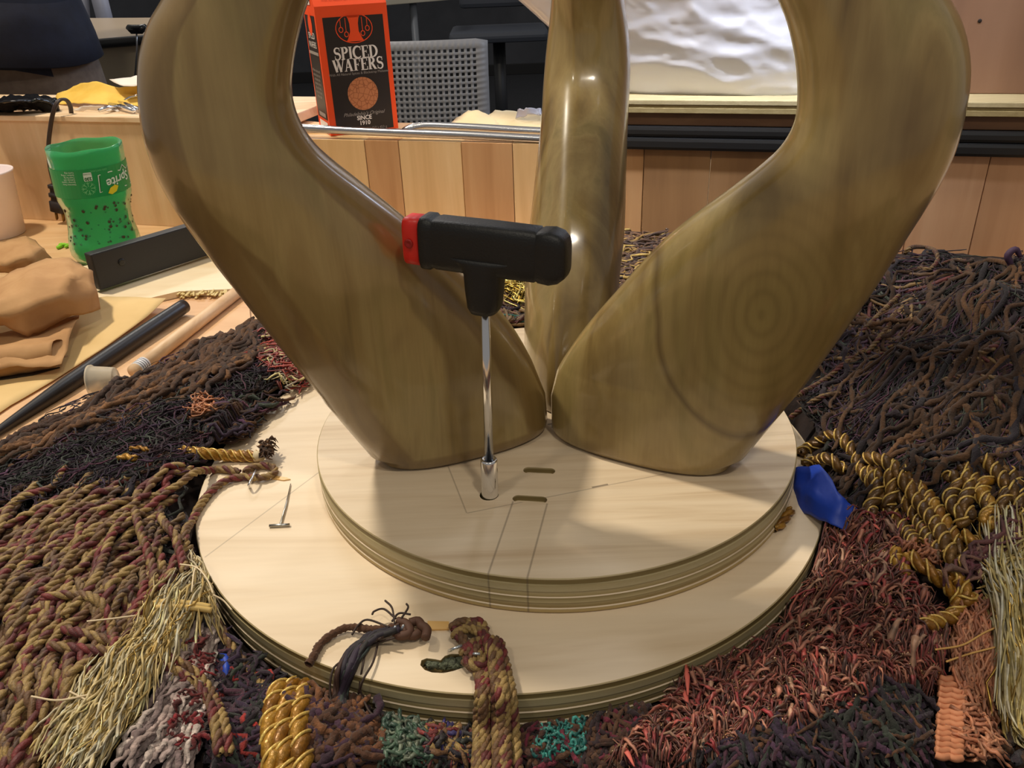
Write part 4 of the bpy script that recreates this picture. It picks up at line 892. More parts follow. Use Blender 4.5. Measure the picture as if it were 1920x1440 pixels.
# far table with steel leg
bt2 = mat('beige_laminate', s2l((196, 190, 172)), .4)
q0 = WY(700, 16, 5.2); q1 = WY(868, -2, 5.6)
ft = empty('far_table', (q0[0], 5.4, -.75), 'pale table with steel legs in the background above the grey chair', 'table')
u_ = Vector((q1[0] - q0[0], .4, 0)).normalized(); n_ = Vector((-u_.y, u_.x, 0))
part('tabletop', frame_box((q1[0], 5.6, 0), u_, n_, -1.6, 0, q1[2] + .0, q1[2] + .03, 0, .6, .004), bt2, ft)
zt2 = q1[2]
for k, (uu, nn) in enumerate(((-.33, .06), (-1.5, .06), (-.33, .5), (-1.5, .5))):
    b_ = Vector((q1[0], 5.6, 0)) + u_ * uu + n_ * nn; part('leg', tube_mesh('leg', [(b_.x, b_.y, -.75), (b_.x, b_.y, zt2)], .022, 12), mat('grey_leg', s2l((120, 124, 130)), .4), ft)
# dark task chair
dks = mat('dark_seat', s2l((50, 54, 62)), .6); dkp = mat('dark_frame', s2l((34, 36, 40)), .5)
q = WY(935, 62, 4.3); tc = empty('task_chair', (q[0], 4.3, -.75), 'dark swivel chair with arm in the background beside the rear leg', 'chair')
bm = bmesh.new(); box(bm, (q[0], 4.3, q[2] - .0), (.46, .42, .05)); part('seat', bm_mesh('seat', bm, bevel=.02), dks, tc)
bm = bmesh.new(); box(bm, (q[0] + .02, 4.53, q[2] + .33), (.42, .05, .46)); part('backrest', bm_mesh('backrest', bm, bevel=.02), dks, tc)
part('post', tube_mesh('post', [(q[0], 4.3, -.62), (q[0], 4.3, q[2])], .03, 12), dkp, tc)
for k in range(5):
    a = k * 2 * math.pi / 5 + .5; e = (q[0] + .3 * math.cos(a), 4.3 + .3 * math.sin(a))
    part('base_leg', tube_mesh('base_leg', [(q[0], 4.3, -.63), (e[0], e[1], -.68)], .02, 8), dkp, tc)
    part('caster', lathe('caster', [(.02, -.012), (.03, -.01), (.03, .01), (.02, .012)], 14, (e[0], e[1], -.72), (1, .3, 0)), dkp, tc)
for s_ in (-.26, .26): part('armrest', tube_mesh('armrest', [(q[0] + s_, 4.15, q[2] + .22), (q[0] + s_, 4.45, q[2] + .22)], .022, 8), dkp, tc)
# beige table with black edge, grey corner (left)
lt = empty('side_table', WY(220, 110, 2.6) * [1, 1, 0] + [0, 0, -.75], 'beige folding table with grey corner cap beyond the bench at left', 'table')
a = WY(150, 74, 2.3); b = WY(330, 62, 2.3); 
part('tabletop', mesh_py('tabletop', [WY(162, 76, 2.3), WY(420, 55, 2.3), WY(420, 32, 2.75), WY(146, 34, 2.75), WY(162, 86, 2.31), WY(420, 66, 2.31), WY(420, 44, 2.76), WY(146, 44, 2.76)], [(0, 1, 2, 3), (7, 6, 5, 4), (4, 5, 1, 0), (5, 6, 2, 1), (6, 7, 3, 2), (7, 4, 0, 3)]), mat('tan_laminate', s2l((176, 156, 130)), .3), lt)
part('edge_band', tube_mesh('edge_band', [WY(154, 85, 2.295), WY(420, 62, 2.295)], .012, 8), mat('black_edge', s2l((24, 22, 22)), .5), lt)
part('corner_cap', tube_mesh('corner_cap', [WY(150, 36, 2.7), WY(160, 78, 2.29)], [.018, .018], 8), mat('grey_corner', s2l((96, 96, 100)), .5), lt)
part('side_panel', mesh_py('side_panel', [WY(160, 90, 2.32), WY(420, 72, 2.32), WY(420, 170, 2.32), WY(170, 175, 2.32), WY(160, 90, 2.36), WY(420, 72, 2.36), WY(420, 170, 2.36), WY(170, 175, 2.36)], [(3, 2, 1, 0), (4, 5, 6, 7), (0, 1, 5, 4), (1, 2, 6, 5), (2, 3, 7, 6), (3, 0, 4, 7)]), mat('beige_panel', s2l((164, 152, 128)), .6), lt)
for x_, y_ in ((175, 2.36), (415, 2.36), (175, 2.7), (415, 2.7)):
    w0 = WY(x_, 160, y_); part('leg', tube_mesh('leg', [(w0[0], y_, -.75), (w0[0], y_, .1)], .014, 8), stl, lt)
cb = empty('binder_clip', WY(255, 56, 2.3), 'black clip with a thin wire on the edge of the beige table', 'clip')
part('clip_body', tube_mesh('clip_body', [WY(238, 50, 2.27), WY(246, 55, 2.27), WY(264, 55, 2.27), WY(274, 49, 2.27)], [.006, .011, .011, .006], 8), gl, cb)
part('wire', tube_mesh('wire', [WY(256, 58, 2.27), WY(257, 90, 2.27), WY(253, 145, 2.27)], .0022, 6), stl, cb)
lgm = mat('light_grey_frame', s2l((150, 152, 166)), .45)
fc_ = empty('folded_chair', WY(180, 20, 3.3) * [1, 1, 0] + [0, 0, -.75], 'pale grey folded chair legs in the far left', 'chair')
part('leg', tube_mesh('leg', [WY(150, -60, 3.3), WY(158, 34, 3.3), WY(166, 140, 3.3) * [1, 1, 0] + [0, 0, -.75]], .022, 8), lgm, fc_)
part('leg', tube_mesh('leg', [WY(172, -60, 3.3), WY(196, 34, 3.3), WY(214, 140, 3.3) * [1, 1, 0] + [0, 0, -.75]], .030, 8), lgm, fc_)
# ------------------------------------------------------------------ person standing behind the bench
Yp = 1.80
q = WY(4, 104, Yp); hx0 = q[0]; hz0 = q[2]     # hem centre
pm_s = noise_mat('navy_shirt', s2l((16, 20, 36)), s2l((22, 28, 48)), 40, .85, .3); pm_t = noise_mat('grey_brown_trousers', s2l((96, 82, 72)), s2l((112, 98, 86)), 50, .9, .3); skin_m = mat('skin', s2l((196, 146, 118)), .5)
def skin_body(name, verts, edges, radii, lv=2):
    me = bpy.data.meshes.new(name); me.from_pydata(verts, edges, []); o = bpy.data.objects.new(name, me); C.objects.link(o)
    mo = o.modifiers.new('s', 'SKIN'); 
    for v, r in zip(me.skin_vertices[0].data, radii): v.radius = r
    me.skin_vertices[0].data[0].use_root = True
    mo.use_smooth_shade = True; m2 = o.modifiers.new('u', 'SUBSURF'); m2.levels = lv; m2.render_levels = lv
    bpy.context.view_layer.update(); ev = bpy.data.meshes.new_from_object(o.evaluated_get(bpy.context.evaluated_depsgraph_get())); bpy.data.objects.remove(o); ev.name = name
    for p in ev.polygons: p.use_smooth = True
    return ev
def person(cx, cy, hz):
    c = lambda x, y, z: (cx + x, cy + y, z)
    fl = -.75
    Vt = [c(0, 0, hz + .02), c(0, .01, hz + .18), c(0, .0, hz + .34), c(0, .02, hz + .48), c(0, .01, hz + .55), c(0, -.02, hz + .66), c(0, -.03, hz + .74)]
    Rd = [(.165, .115), (.145, .105), (.165, .115), (.12, .08), (.055, .055), (.075, .092), (.055, .07)]
    Ed = [(i, i + 1) for i in range(6)]
    for s in (-1, 1):
        b = len(Vt)
        Vt += [c(s * .10, 0, hz - .08), c(s * .11, -.01, hz - .30), c(s * .11, -.01, fl + .47), c(s * .115, .01, fl + .28), c(s * .12, .02, fl + .07), c(s * .13, -.06, fl + .035), c(s * .135, -.15, fl + .03)]
        Rd += [(.10, .105), (.085, .09), (.062, .065), (.058, .062), (.042, .045), (.042, .032), (.035, .022)]
        Ed += [(0, b)] + [(b + i, b + i + 1) for i in range(6)]
        b = len(Vt)
        Vt += [c(s * .19, .02, hz + .47), c(s * .24, .0, hz + .34), c(s * .26, -.02, hz + .22), c(s * .17, -.16, hz + .24), c(s * .06, -.22, hz + .27), c(s * .01, -.225, hz + .28)]
        Rd += [(.06, .06), (.055, .055), (.048, .048), (.040, .040), (.026, .022), (.032, .016)]
        Ed += [(3, b)] + [(b + i, b + i + 1) for i in range(5)]
    me = skin_body('body', Vt, Ed, Rd)
    t_ = empty('person', (cx, cy, fl), 'person in a navy shirt and grey brown trousers standing behind the bench', 'person')
    me.materials.clear()
    for m in (pm_s, pm_t, skin_m, dkp): me.materials.append(m)
    for p in me.polygons:
        z = p.center[2]; x, y = p.center[0] - cx, p.center[1] - cy
        p.material_index = 3 if z < fl + .075 else 1 if z < hz - .005 else 2 if (z > hz + .525 or (y < -.19 and abs(x) < .09 and z < hz + .34)) else 0
    o = part('body', me, None, t_)
    # shirt hem, slightly proud of the trousers
    V, Fc = [], []; n = 48
    for k_, (dz, e) in enumerate(((.10, 1.0), (.03, 1.08), (-.012, 1.11), (-.014, 1.07), (.02, 1.02))):
        for k in range(n):
            a = 2 * math.pi * k / n; V.append(c(.172 * e * math.cos(a) * 1.02, .128 * e * math.sin(a), hz + dz + .006 * math.sin(a * 3)))
    Fc = [(i * n + k, i * n + (k + 1) % n, (i + 1) * n + (k + 1) % n, (i + 1) * n + k) for i in range(4) for k in range(n)]
    part('shirt_hem', mesh_py('shirt_hem', V, Fc, True), pm_s, t_)
    hz2 = hz + .70
    bm = bmesh.new(); bmesh.ops.create_uvsphere(bm, u_segments=20, v_segments=14, radius=1, matrix=Matrix.Translation(c(0, .005, hz2 + .035)) @ Matrix.Diagonal((.085, .10, .085, 1))); part('hair', bm_mesh('hair', bm, True), dkp, t_)
    for s in (-1, 1):
        bm = bmesh.new(); bmesh.ops.create_uvsphere(bm, u_segments=10, v_segments=8, radius=.011, matrix=Matrix.Translation(c(s * .03, -.112, hz2 - .005))); part('eye', bm_mesh('eye', bm, True), white_print, t_)
        bm = bmesh.new(); bmesh.ops.create_uvsphere(bm, u_segments=10, v_segments=8, radius=1, matrix=Matrix.Translation(c(s * .078, -.02, hz2 - .02)) @ Matrix.Diagonal((.012, .022, .032, 1))); part('ear', bm_mesh('ear', bm, True), skin_m, t_)
        for f in range(4):
            x0 = s * (.005 - .0) ; part('finger', tube_mesh('finger', [c(s * .0, -.225, hz + .27 + f * .012), c(-s * .05, -.235 + s * .006, hz + .275 + f * .012), c(-s * (.075 + .006 * (f % 2)), -.222 + s * .006, hz + .27 + f * .012)], [.008, .008, .006], 8), skin_m, t_)
        part('thumb', tube_mesh('thumb', [c(s * .02, -.22, hz + .29), c(0, -.235, hz + .325), c(-s * .02, -.235, hz + .335)], [.010, .009, .007], 8), skin_m, t_)
    part('nose', tube_mesh('nose', [c(0, -.118, hz2 + .01), c(0, -.137, hz2 - .03)], [.007, .013], 8), skin_m, t_)
    part('mouth', tube_mesh('mouth', [c(-.022, -.112, hz2 - .062), c(0, -.120, hz2 - .063), c(.022, -.112, hz2 - .062)], .005, 8), mat('lips', s2l((160, 90, 84)), .5), t_)
person(hx0, Yp, hz0)
# ================================================================== YARN, CORDS AND FRINGE
CT = [(0, 825, 0), (60, 800, .0), (170, 745, .0), (250, 700, 0), (340, 652, .0), (440, 622, 0), (480, 612, .006), (530, 620, .022), (0, 760, 0), (170, 650, 0), (300, 600, 0), (440, 560, 0), (-100, 900, 0),
      (120, 800, .014), (250, 745, .020), (340, 700, .022), (470, 652, .024), (60, 870, .034), (170, 830, .046), (280, 800, .050), (400, 740, .048), (480, 700, .044), (430, 800, .047), (350, 850, .046), (540, 740, .044), (520, 800, .041),
      (100, 930, .046), (240, 900, .050), (330, 920, .044), (0, 1000, .046), (120, 1020, .050), (250, 1010, .050), (330, 1000, .042), (350, 1080, .038), (60, 1150, .052), (200, 1130, .052), (300, 1150, .044), (0, 1300, .050), (120, 1280, .052), (230, 1280, .044), (340, 1220, .036), (0, 1440, .05), (120, 1440, .046), (240, 1420, .040), (320, 1340, .036), (400, 1260, .022), (380, 1400, .030), (460, 1330, .016), (540, 1400, .020), (620, 1400, .018), (760, 1420, .016), (900, 1430, .014), (1060, 1420, .014), (1180, 1400, .02),
      (1290, 1345, .018), (1370, 1340, .040), (1390, 1270, .016), (1480, 1190, .016), (1530, 1110, .020), (1560, 1040, .030), (1560, 1170, .046), (1480, 1270, .046), (1510, 960, .040), (1560, 930, .036), (1640, 1000, .046), (1600, 1100, .052), (1550, 1250, .054), (1480, 1350, .050), (1600, 1400, .044), (1700, 1200, .056), (1720, 1060, .060), (1830, 980, .066), (1920, 950, .070), (1850, 1150, .050), (1920, 1250, .040), (1780, 1350, .034), (1880, 1400, .012),
      (1560, 860, .044), (1700, 880, .064), (1860, 860, .080), (1560, 780, .050), (1700, 780, .080), (1850, 760, .100), (1540, 740, .044), (1620, 690, .060), (1740, 670, .095), (1880, 660, .120), (1640, 620, .060), (1720, 580, .090), (1850, 570, .120), (1700, 510, .088), (1760, 510, .092), (1800, 535, .092), (1880, 520, .118), (1940, 500, .125), (1500, 600, .03), (2050, 700, .12), (2050, 900, .08), (2100, 1200, .04),
      (960, 600, .036), (960, 560, .045), (950, 535, .050), (900, 560, .04), (1050, 600, .04), (700, 640, .03), (620, 660, .036), (850, 640, .03), (1180, 500, .045), (1200, 478, .045), (1150, 540, .045), (1300, 520, .04), (1400, 560, .035), (960, 490, 0), (1100, 470, .02), (700, 560, 0), (560, 600, .01), (1250, 440, .0), (1450, 470, 0), (1560, 500, .02)]
CW = np.array([[*W(x, y, z)[:2], z] for x, y, z in CT])
CW = np.vstack([CW] + [[*(PA + PU * u_ - PN * d_)[:2], h_] for u_ in np.arange(.9, 2.1, .08) for d_, h_ in ((.0, .02), (.05, .035))])
def hf_raw(x, y):
    d2 = (CW[:, 0] - x[..., None]) ** 2 + (CW[:, 1] - y[..., None]) ** 2 + 2e-5
    w = d2 ** -1.6; return (w * CW[:, 2]).sum(-1) / w.sum(-1)
GX = np.linspace(-.75, 1.0, 240); GY = np.linspace(.05, 1.25, 170)
GH = np.array([[0.0]]); gx, gy = np.meshgrid(GX, GY, indexing='ij'); GH = hf_raw(gx, gy)
nzg = np.array([[mn.noise(Vector((x * 22, y * 22, 3))) + .5 * mn.noise(Vector((x * 55, y * 55, 8))) for y in GY] for x in GX])
GH = np.where(GH > .004, GH + nzg * .0045, GH)
def hfy(x, y):
    fx = np.clip((x - GX[0]) / (GX[1] - GX[0]), 0, len(GX) - 1.001); fy = np.clip((y - GY[0]) / (GY[1] - GY[0]), 0, len(GY) - 1.001)
    i = fx.astype(int); j = fy.astype(int); a = fx - i; b = fy - j
    return GH[i, j] * (1 - a) * (1 - b) + GH[i + 1, j] * a * (1 - b) + GH[i, j + 1] * (1 - a) * b + GH[i + 1, j + 1] * a * b
def hf(x, y):
    x = np.asarray(x, float); y = np.asarray(y, float); h = hfy(x, y)
    h = np.where(np.hypot(x - D2[0], y - D2[1]) < D2[2] + .001, Z1, h)
    return np.where(np.hypot(x - D1[0], y - D1[1]) < D1[2] + .001, Z2, h)
def WH(px, py):
    """pixel -> point on the yarn surface (first hit of the sight line)"""
    d = ray(px, py); t0 = (.16 - CZ) / d[2]; t1 = (.0 - CZ) / d[2]; ts = np.linspace(t0, t1, 160); P = OC + d * ts[:, None]
    b = P[:, 2] <= hfy(P[:, 0], P[:, 1]); i = np.argmax(b) if b.any() else 159
    return P[i]
def in_poly(px, py, poly):
    c = False; j = len(poly) - 1
    for i in range(len(poly)):
        if (poly[i][1] > py) != (poly[j][1] > py) and px < (poly[j][0] - poly[i][0]) * (py - poly[i][1]) / (poly[j][1] - poly[i][1]) + poly[i][0]: c = not c
        j = i
    return c
pal = lambda *c: [np.array(s2l(x)) for x in c]
def scatter(poly, n, ang, L, rad, colors, N=14, dev=18, wig=.18, lift=(0, .008), margin=.002, hump=.004, freq=(1, 3), weights=None, seed=0, var=.2, curl=0, dmax=None):
    """n strands whose middles fall in the picture-space region, lying on the heap; ang: degrees or f(px,py) along the heap"""
    rs = np.random.RandomState(seed + 17); xs = [p[0] for p in poly]; ys = [p[1] for p in poly]; P = []; Rr = []; Cc = []
    tries = 0
    while len(P) < n and tries < n * 12:
        tries += 1; px = rs.uniform(min(xs), max(xs)); py = rs.uniform(min(ys), max(ys))
        if not in_poly(px, py, poly): continue
        A_ = (ang(px, py) if callable(ang) else ang) + rs.uniform(-dev, dev); l = rs.uniform(*L) / 2; ca, sa = math.cos(math.radians(A_)), math.sin(math.radians(A_))
        m_ = WH(px, py); b = W(px + ca * 20, py + sa * 20, m_[2]); dirv = (b - m_); sc = np.linalg.norm(dirv) / 20; dirv /= np.linalg.norm(dirv) + 1e-9
        t = np.linspace(-1, 1, N); perp = np.array([-dirv[1], dirv[0], 0]); ll = l * sc
        if curl: 
            th = np.cumsum(np.ones(N) * curl * rs.uniform(-1, 1) * 2 / N + .5 * rs.randn(N) / N); x = np.cumsum(np.cos(th)) * 2 * ll / N; y = np.cumsum(np.sin(th)) * 2 * ll / N; x -= x.mean(); y -= y.mean(); q = m_ + x[:, None] * dirv + y[:, None] * perp
        else:
            f1 = rs.uniform(*freq); w = wig * ll * (np.sin(t * math.pi * f1 + rs.uniform(0, 6)) + .4 * np.sin(t * math.pi * f1 * 2.3 + rs.uniform(0, 6))); q = m_ + (t * ll)[:, None] * dirv + w[:, None] * perp
        rr = np.hypot(q[:, 0] - D2[0], q[:, 1] - D2[1])
        if rr.min() < D2[2] + margin or ((q - PA) @ PN).max() > -.004: continue
        q[:, 2] = hf(q[:, 0], q[:, 1]) + rs.uniform(*lift) + hump * rs.uniform(.3, 1) * (1 - t * t) + .0006 * rs.randn(N)
        q[:, 2] = np.maximum(q[:, 2], .0012); P.append(q); r0 = rs.uniform(*rad); r_ = r0 * (1 + .22 * rs.randn(N)); Rr.append(np.clip(r_, r0 * .5, r0 * 1.6) * np.r_[.4, np.ones(N - 2), .3])
        k = rs.choice(len(colors), p=weights) if weights is not None else rs.randint(len(colors)); c = colors[k] * (1 + rs.uniform(-var, var)); Cc.append(np.clip(c[None] * (1 + .25 * rs.randn(N, 1)), 0, 1))
    return np.array(P), np.array(Rr), np.array(Cc)
def strands(name, sets, m, sides=4, parent=None, label=None, cat=None, flat=1.0):
    Vs, Qs, Cs = [], [], []; o_ = 0
    for (P, Rr, Cc) in sets:
        if len(P) == 0: continue
        V, q, _, _ = batch_tube(P, Rr, sides, flat); v, Q, c = join_batch(V, q, Cc, sides); Vs.append(v); Qs.append(Q + o_); Cs.append(c); o_ += len(v)
    me = mesh_np(name, np.concatenate(Vs), np.concatenate(Qs), np.concatenate(Cs))
    o = part(name, me, m, parent) if parent is not None else link(name, me, m)
    return tag(o, label, cat, kind='stuff')
def strand_parts(name, P, Rr, Cc, m, parent, sides=5):
    V, q, _, _ = batch_tube(P, Rr, sides)
    for i in range(len(P)):
        part(name, mesh_np(name, V[i], q, np.repeat(Cc[i], sides, axis=0)), m, parent)
chen = yarn_mat('chenille', .95, nscale=700, sheen=.35, bump=.9); thr = yarn_mat('thread', .5, nscale=300, sheen=.2, bump=.2); crd = yarn_mat('cord_yarn', .62, nscale=1100, sheen=.25, bump=.5)
gold = yarn_mat('gold_satin', .34, .25, nscale=700, sheen=.1, bump=.35); metal_t = yarn_mat('metallic_thread', .28, .8, nscale=200, sheen=0, bump=.2); eyel = yarn_mat('eyelash_yarn', .45, nscale=300, sheen=.3, bump=.2)
BR = pal((104, 70, 42), (88, 58, 36), (122, 84, 52), (66, 42, 30), (78, 52, 34)); DK = pal((44, 30, 44), (34, 26, 40), (40, 46, 40), (58, 34, 50), (28, 24, 30)); PU_ = pal((74, 44, 70), (58, 40, 66), (92, 52, 72), (64, 74, 64))
CP = pal((182, 150, 88), (160, 128, 74), (132, 44, 44), (116, 80, 48), (170, 138, 80), (128, 92, 56), (108, 40, 40)); CPd = pal((132, 102, 62), (104, 74, 46), (104, 42, 40), (84, 56, 38), (146, 116, 72))
GO = pal((176, 124, 34), (198, 146, 50), (156, 104, 26)); CR = pal((232, 212, 160), (220, 196, 136), (240, 226, 190), (206, 176, 104)); AG = np.array(s2l((250, 206, 110)))
# dark bed of yarn under the strands
nx_, ny_ = 150, 110; xs = np.linspace(-.62, .95, nx_); ys = np.linspace(.08, 1.05, ny_); X, Y = np.meshgrid(xs, ys, indexing='ij'); Z = hfy(X, Y) - .006
rr2 = np.hypot(X - D2[0], Y - D2[1]); Z = np.where(rr2 < D2[2] + .014, np.minimum(Z, .009), Z)
Z = np.where(((X - PA[0]) * PN[0] + (Y - PA[1]) * PN[1] > -.012) | (X > .60 - .28 * np.clip((.55 - Y) / .4, 0, 1)), -1, Z); ok = (Z > .0005); Vb = np.stack([X, Y, np.maximum(Z, .0004)], -1).reshape(-1, 3)
Q = [(i * ny_ + j, (i + 1) * ny_ + j, (i + 1) * ny_ + j + 1, i * ny_ + j + 1) for i in range(nx_ - 1) for j in range(ny_ - 1) if ok[i, j] and ok[i + 1, j] and ok[i, j + 1] and ok[i + 1, j + 1]]
bed = mesh_np('yarn_pile', Vb, np.array(Q)); bm_ = noise_mat('yarn_dark', s2l((26, 18, 18)), s2l((46, 32, 26)), 90, .95, .8)
o = link('yarn_pile', bed, bm_); mo = o.modifiers.new('t', 'SOLIDIFY'); mo.thickness = .001; mo.offset = -1
tag(o, 'dark tangled yarn heaped all round beneath the round boards', 'yarn', kind='stuff')
# ---------------- left back: chenille fringe
LB = [(0, 862), (60, 826), (170, 772), (260, 724), (350, 680), (470, 634), (540, 632), (560, 680), (575, 740), (555, 800), (520, 830), (400, 850), (360, 880), (200, 920), (60, 930), (0, 960)]
ang_lb = lambda x, y: 158 - 12 * (x / 500) + 18 * ((y - 800) / 200)
cf = empty('chenille_fringe', WH(250, 800), 'brown chenille fringe with dark purple threads left of the carved legs', 'fringe')
LBu = [(0, 866), (60, 830), (170, 778), (260, 730), (350, 684), (470, 640), (530, 650), (470, 700), (300, 770), (120, 840), (0, 900)]
P, Rr, Cc = scatter(LBu, 250, ang_lb, (90, 210), (.0021, .0033), BR, 26, 15, .08, (.003, .012), freq=(1, 2.4), seed=1); strand_parts('strand', P, Rr, Cc, chen, cf)
strands('threads', [scatter(LB, 900, ang_lb, (70, 170), (.0009, .0020), BR[3:] + DK, 14, 22, .12, (-.003, .005), seed=2), scatter(LB, 1100, ang_lb, (60, 150), (.0003, .0007), DK + PU_, 14, 34, .16, (.001, .010), seed=3)], chen, 4, cf)
ov = [(480, 620), (560, 650), (572, 700), (540, 690), (500, 660)]
strands('tuft', [scatter([(430, 775), (550, 750), (556, 800), (530, 822), (440, 826), (380, 800)], 130, 170, (60, 120), (.0008, .0018), BR + DK + PU_, 14, 14, .2, (.002, .010), seed=5, margin=-.02)], chen, 4, cf)
# ---------------- variegated red and cream fringe behind the left leg
vf = strands('variegated_fringe', [scatter([(510, 645), (570, 660), (608, 730), (620, 790), (570, 790), (540, 730), (500, 690)], 260, 200, (40, 100), (.0006, .0012), pal((150, 44, 40), (216, 200, 170), (176, 66, 48), (224, 206, 140), (120, 44, 40)), 12, 30, .3, (.003, .012), seed=7, margin=-.02)], thr, 4, None, 'red and cream thread fringe poking out behind the left carved leg', 'fringe')
strands('peach_tassel', [scatter([(372, 775), (398, 770), (402, 800), (370, 812)], 46, 120, (18, 46), (.0006, .0009), pal((196, 122, 74), (212, 140, 92)), 12, 40, .3, (.008, .016), seed=8, curl=3)], thr, 4, None, 'small peach coloured looped tassel on the brown chenille', 'tassel')
# ---------------- left: twisted cord fringe
def ang_lc(x, y):
    t_ = min(1, max(0, (y - 920) / 420)); base = 152 - 48 * t_; return base - 18 * min(1, max(0, (x - 150) / 250)) * t_ - 14 * (1 if x > 240 and y > 1000 else 0)
LC = [(0, 985), (60, 960), (160, 940), (280, 925), (350, 930), (366, 985), (362, 1060), (350, 1130), (300, 1175), (230, 1200), (190, 1290), (150, 1440), (0, 1440)]
cfr = empty('twisted_cord_fringe', WH(150, 1100), 'olive and burgundy twisted cord fringe heaped left of the round boards', 'cord fringe')
P, Rr, Cc = scatter(LC, 145, ang_lc, (170, 330), (.0026, .0031), CP, 14, 14, .09, (.000, .009), freq=(.6, 1.5), seed=11, margin=.003)
for i in range(len(P)): part('cord', cord_mesh('cord', P[i], .0029 + .0003 * (i % 3 - 1), CP if i % 3 else CPd, 3 if i % 2 else 2, seed=i, per=7), crd, cfr)
strands('gap_shade_strands', [scatter(LC, 420, ang_lc, (60, 140), (.0010, .0016), DK, 12, 40, .2, (-.004, .001), seed=12)], chen, 4, cfr)  # darkened strands stand in for the shade in gaps between cords
def hp(pts, lift=.008):
    out = []
    for p in pts:
        if len(p) == 3: out.append(W(*p)); continue
        x, y = p; q = W(x, y, Z1)
        if math.hypot(q[0] - D2[0], q[1] - D2[1]) < D2[2] + .002: out.append(np.array([q[0], q[1], Z1 + .0034])); continue
        q = WH(x, y); out.append(q + [0, 0, lift])
    return out
def one_cord(pts, r, label, parent=None, pl_=CP, m=None, plies=3, lift=.008, seed=0, per=9, name='twisted_yarn', group=None, pitch=None):
    me = cord_mesh(name if parent is None else 'cord', hp(pts, lift), r, pl_, plies, seed=seed, per=per, pitch=pitch)
    if parent is not None: return part('cord', me, m or crd, parent)
    return tag(link(name, me, m or crd), label, 'cord', group)
# the doubled loop stapled to the lower board at left
lp_ = empty('cord_loop', W(470, 895, Z1), 'doubled red and olive cord loop stapled flat on the lower board near the pin', 'cord loop')
one_cord([(452, 893), (425, 887), (400, 889), (372, 903), (335, 930), (290, 950), (240, 958), (190, 962), (140, 978), (90, 1010), (55, 1035), (40, 1065), (60, 1075), (110, 1050), (160, 1020)], .0030, '', lp_, seed=3)
one_cord([(462, 900), (432, 906), (405, 922), (380, 950), (362, 985), (352, 1010), (350, 1042), (333, 1068), (318, 1095), (322, 1122), (345, 1140), (385, 1152), (408, 1180), (425, 1205), (448, 1240), (470, 1268), (500, 1305), (520, 1330)], .0030, '', lp_, seed=4, lift=.006)
one_cord([(456, 900), (478, 903), (500, 902), (517, 893), (514, 884), (496, 880), (474, 884), (458, 893)], .0028, '', lp_, seed=5)
P_ = [W(467, 912, Z1 + .001), W(467, 908, Z1 + .0065), W(478, 886, Z1 + .008), W(480, 882, Z1 + .001)]
part('staple', tube_mesh('staple', P_, .0009, 8, 20), mat('staple_steel', (.7, .7, .74), .25, 1), lp_)
amb = mat('amber_glue', s2l((224, 180, 110)), .35)
part('glue_strip', prism('glue_strip', [W(*p, Z1)[:2] for p in ((512, 893), (538, 897), (545, 900), (532, 902), (510, 899))], Z1 + .0001, Z1 + .0009, .0002), amb, lp_)
loose = [([(262, 985), (268, 1012), (284, 1060), (297, 1100), (298, 1135), (290, 1165), (268, 1195)], 'loose cord hanging straight down through the left cord heap'),
         ([(308, 996), (322, 1018), (338, 1036), (350, 1048)], 'short red cord end beside the edge of the lower board'),
         ([(90, 1155), (150, 1148), (190, 1156), (212, 1182), (222, 1215), (230, 1255), (240, 1300), (256, 1352)], 'cord curving over and down across the cream fringe'),
         ([(130, 1212), (180, 1225), (235, 1240), (300, 1256), (345, 1276), (382, 1300), (410, 1340), (430, 1390), (440, 1450)], 'cord crossing the cream fringe then dropping to the lower picture edge'),
         ([(105, 1245), (160, 1250), (215, 1256), (270, 1266), (325, 1285), (372, 1312), (402, 1352), (415, 1400), (420, 1450)], 'cord with a red cut end lying just below the one over the cream fringe'),
         ([(250, 992), (222, 1030), (206, 1075), (190, 1120), (160, 1160), (130, 1190)], 'cord slanting down left below the stapled loop'),
         ([(338, 1040), (350, 1080), (356, 1105)], 'short cord lying against the lower board rim')]
for i, (pts, lb_) in enumerate(loose): one_cord(pts, .0030, lb_, seed=20 + i, lift=.013, group='loose cords on the left heap')
# ---------------- gold rope on the left
gr = empty('gold_rope', WH(420, 852), 'short thick shiny gold rope at the back left of the lower board', 'rope')
z_ = Z1 + .005
part('rope', cord_mesh('rope', [W(336, 846, .052), W(380, 850, .049), W(430, 854, z_), W(482, 855, z_)], .0044, GO, 3, seed=2, per=14, pitch=.020, sides=7, accent=AG), gold, gr)
part('binding', tube_mesh('binding', [W(478, 855, z_), W(494, 855, z_)], [.0044, .0034], 12), mat('cream_binding', s2l((214, 196, 160)), .8), gr)
strands('tuft', [scatter([(494, 842), (514, 842), (514, 862), (494, 862)], 60, 20, (12, 26), (.0005, .0009), BR, 6, 60, .2, (.004, .012), seed=9, margin=-.05)], chen, 4, gr)
one_cord([(228, 886), (245, 882), (258, 886), (266, 882)], .0028, 'tiny glint of gold rope surfacing in the dark chenille', None, GO, gold, 2, .012, 3, name='gold_yarn')
one_cord([(250, 868), (270, 866), (286, 870)], .0022, 'thin gold cord surfacing behind the left cord heap', None, GO, gold, 2, .012, 5, name='gold_yarn')
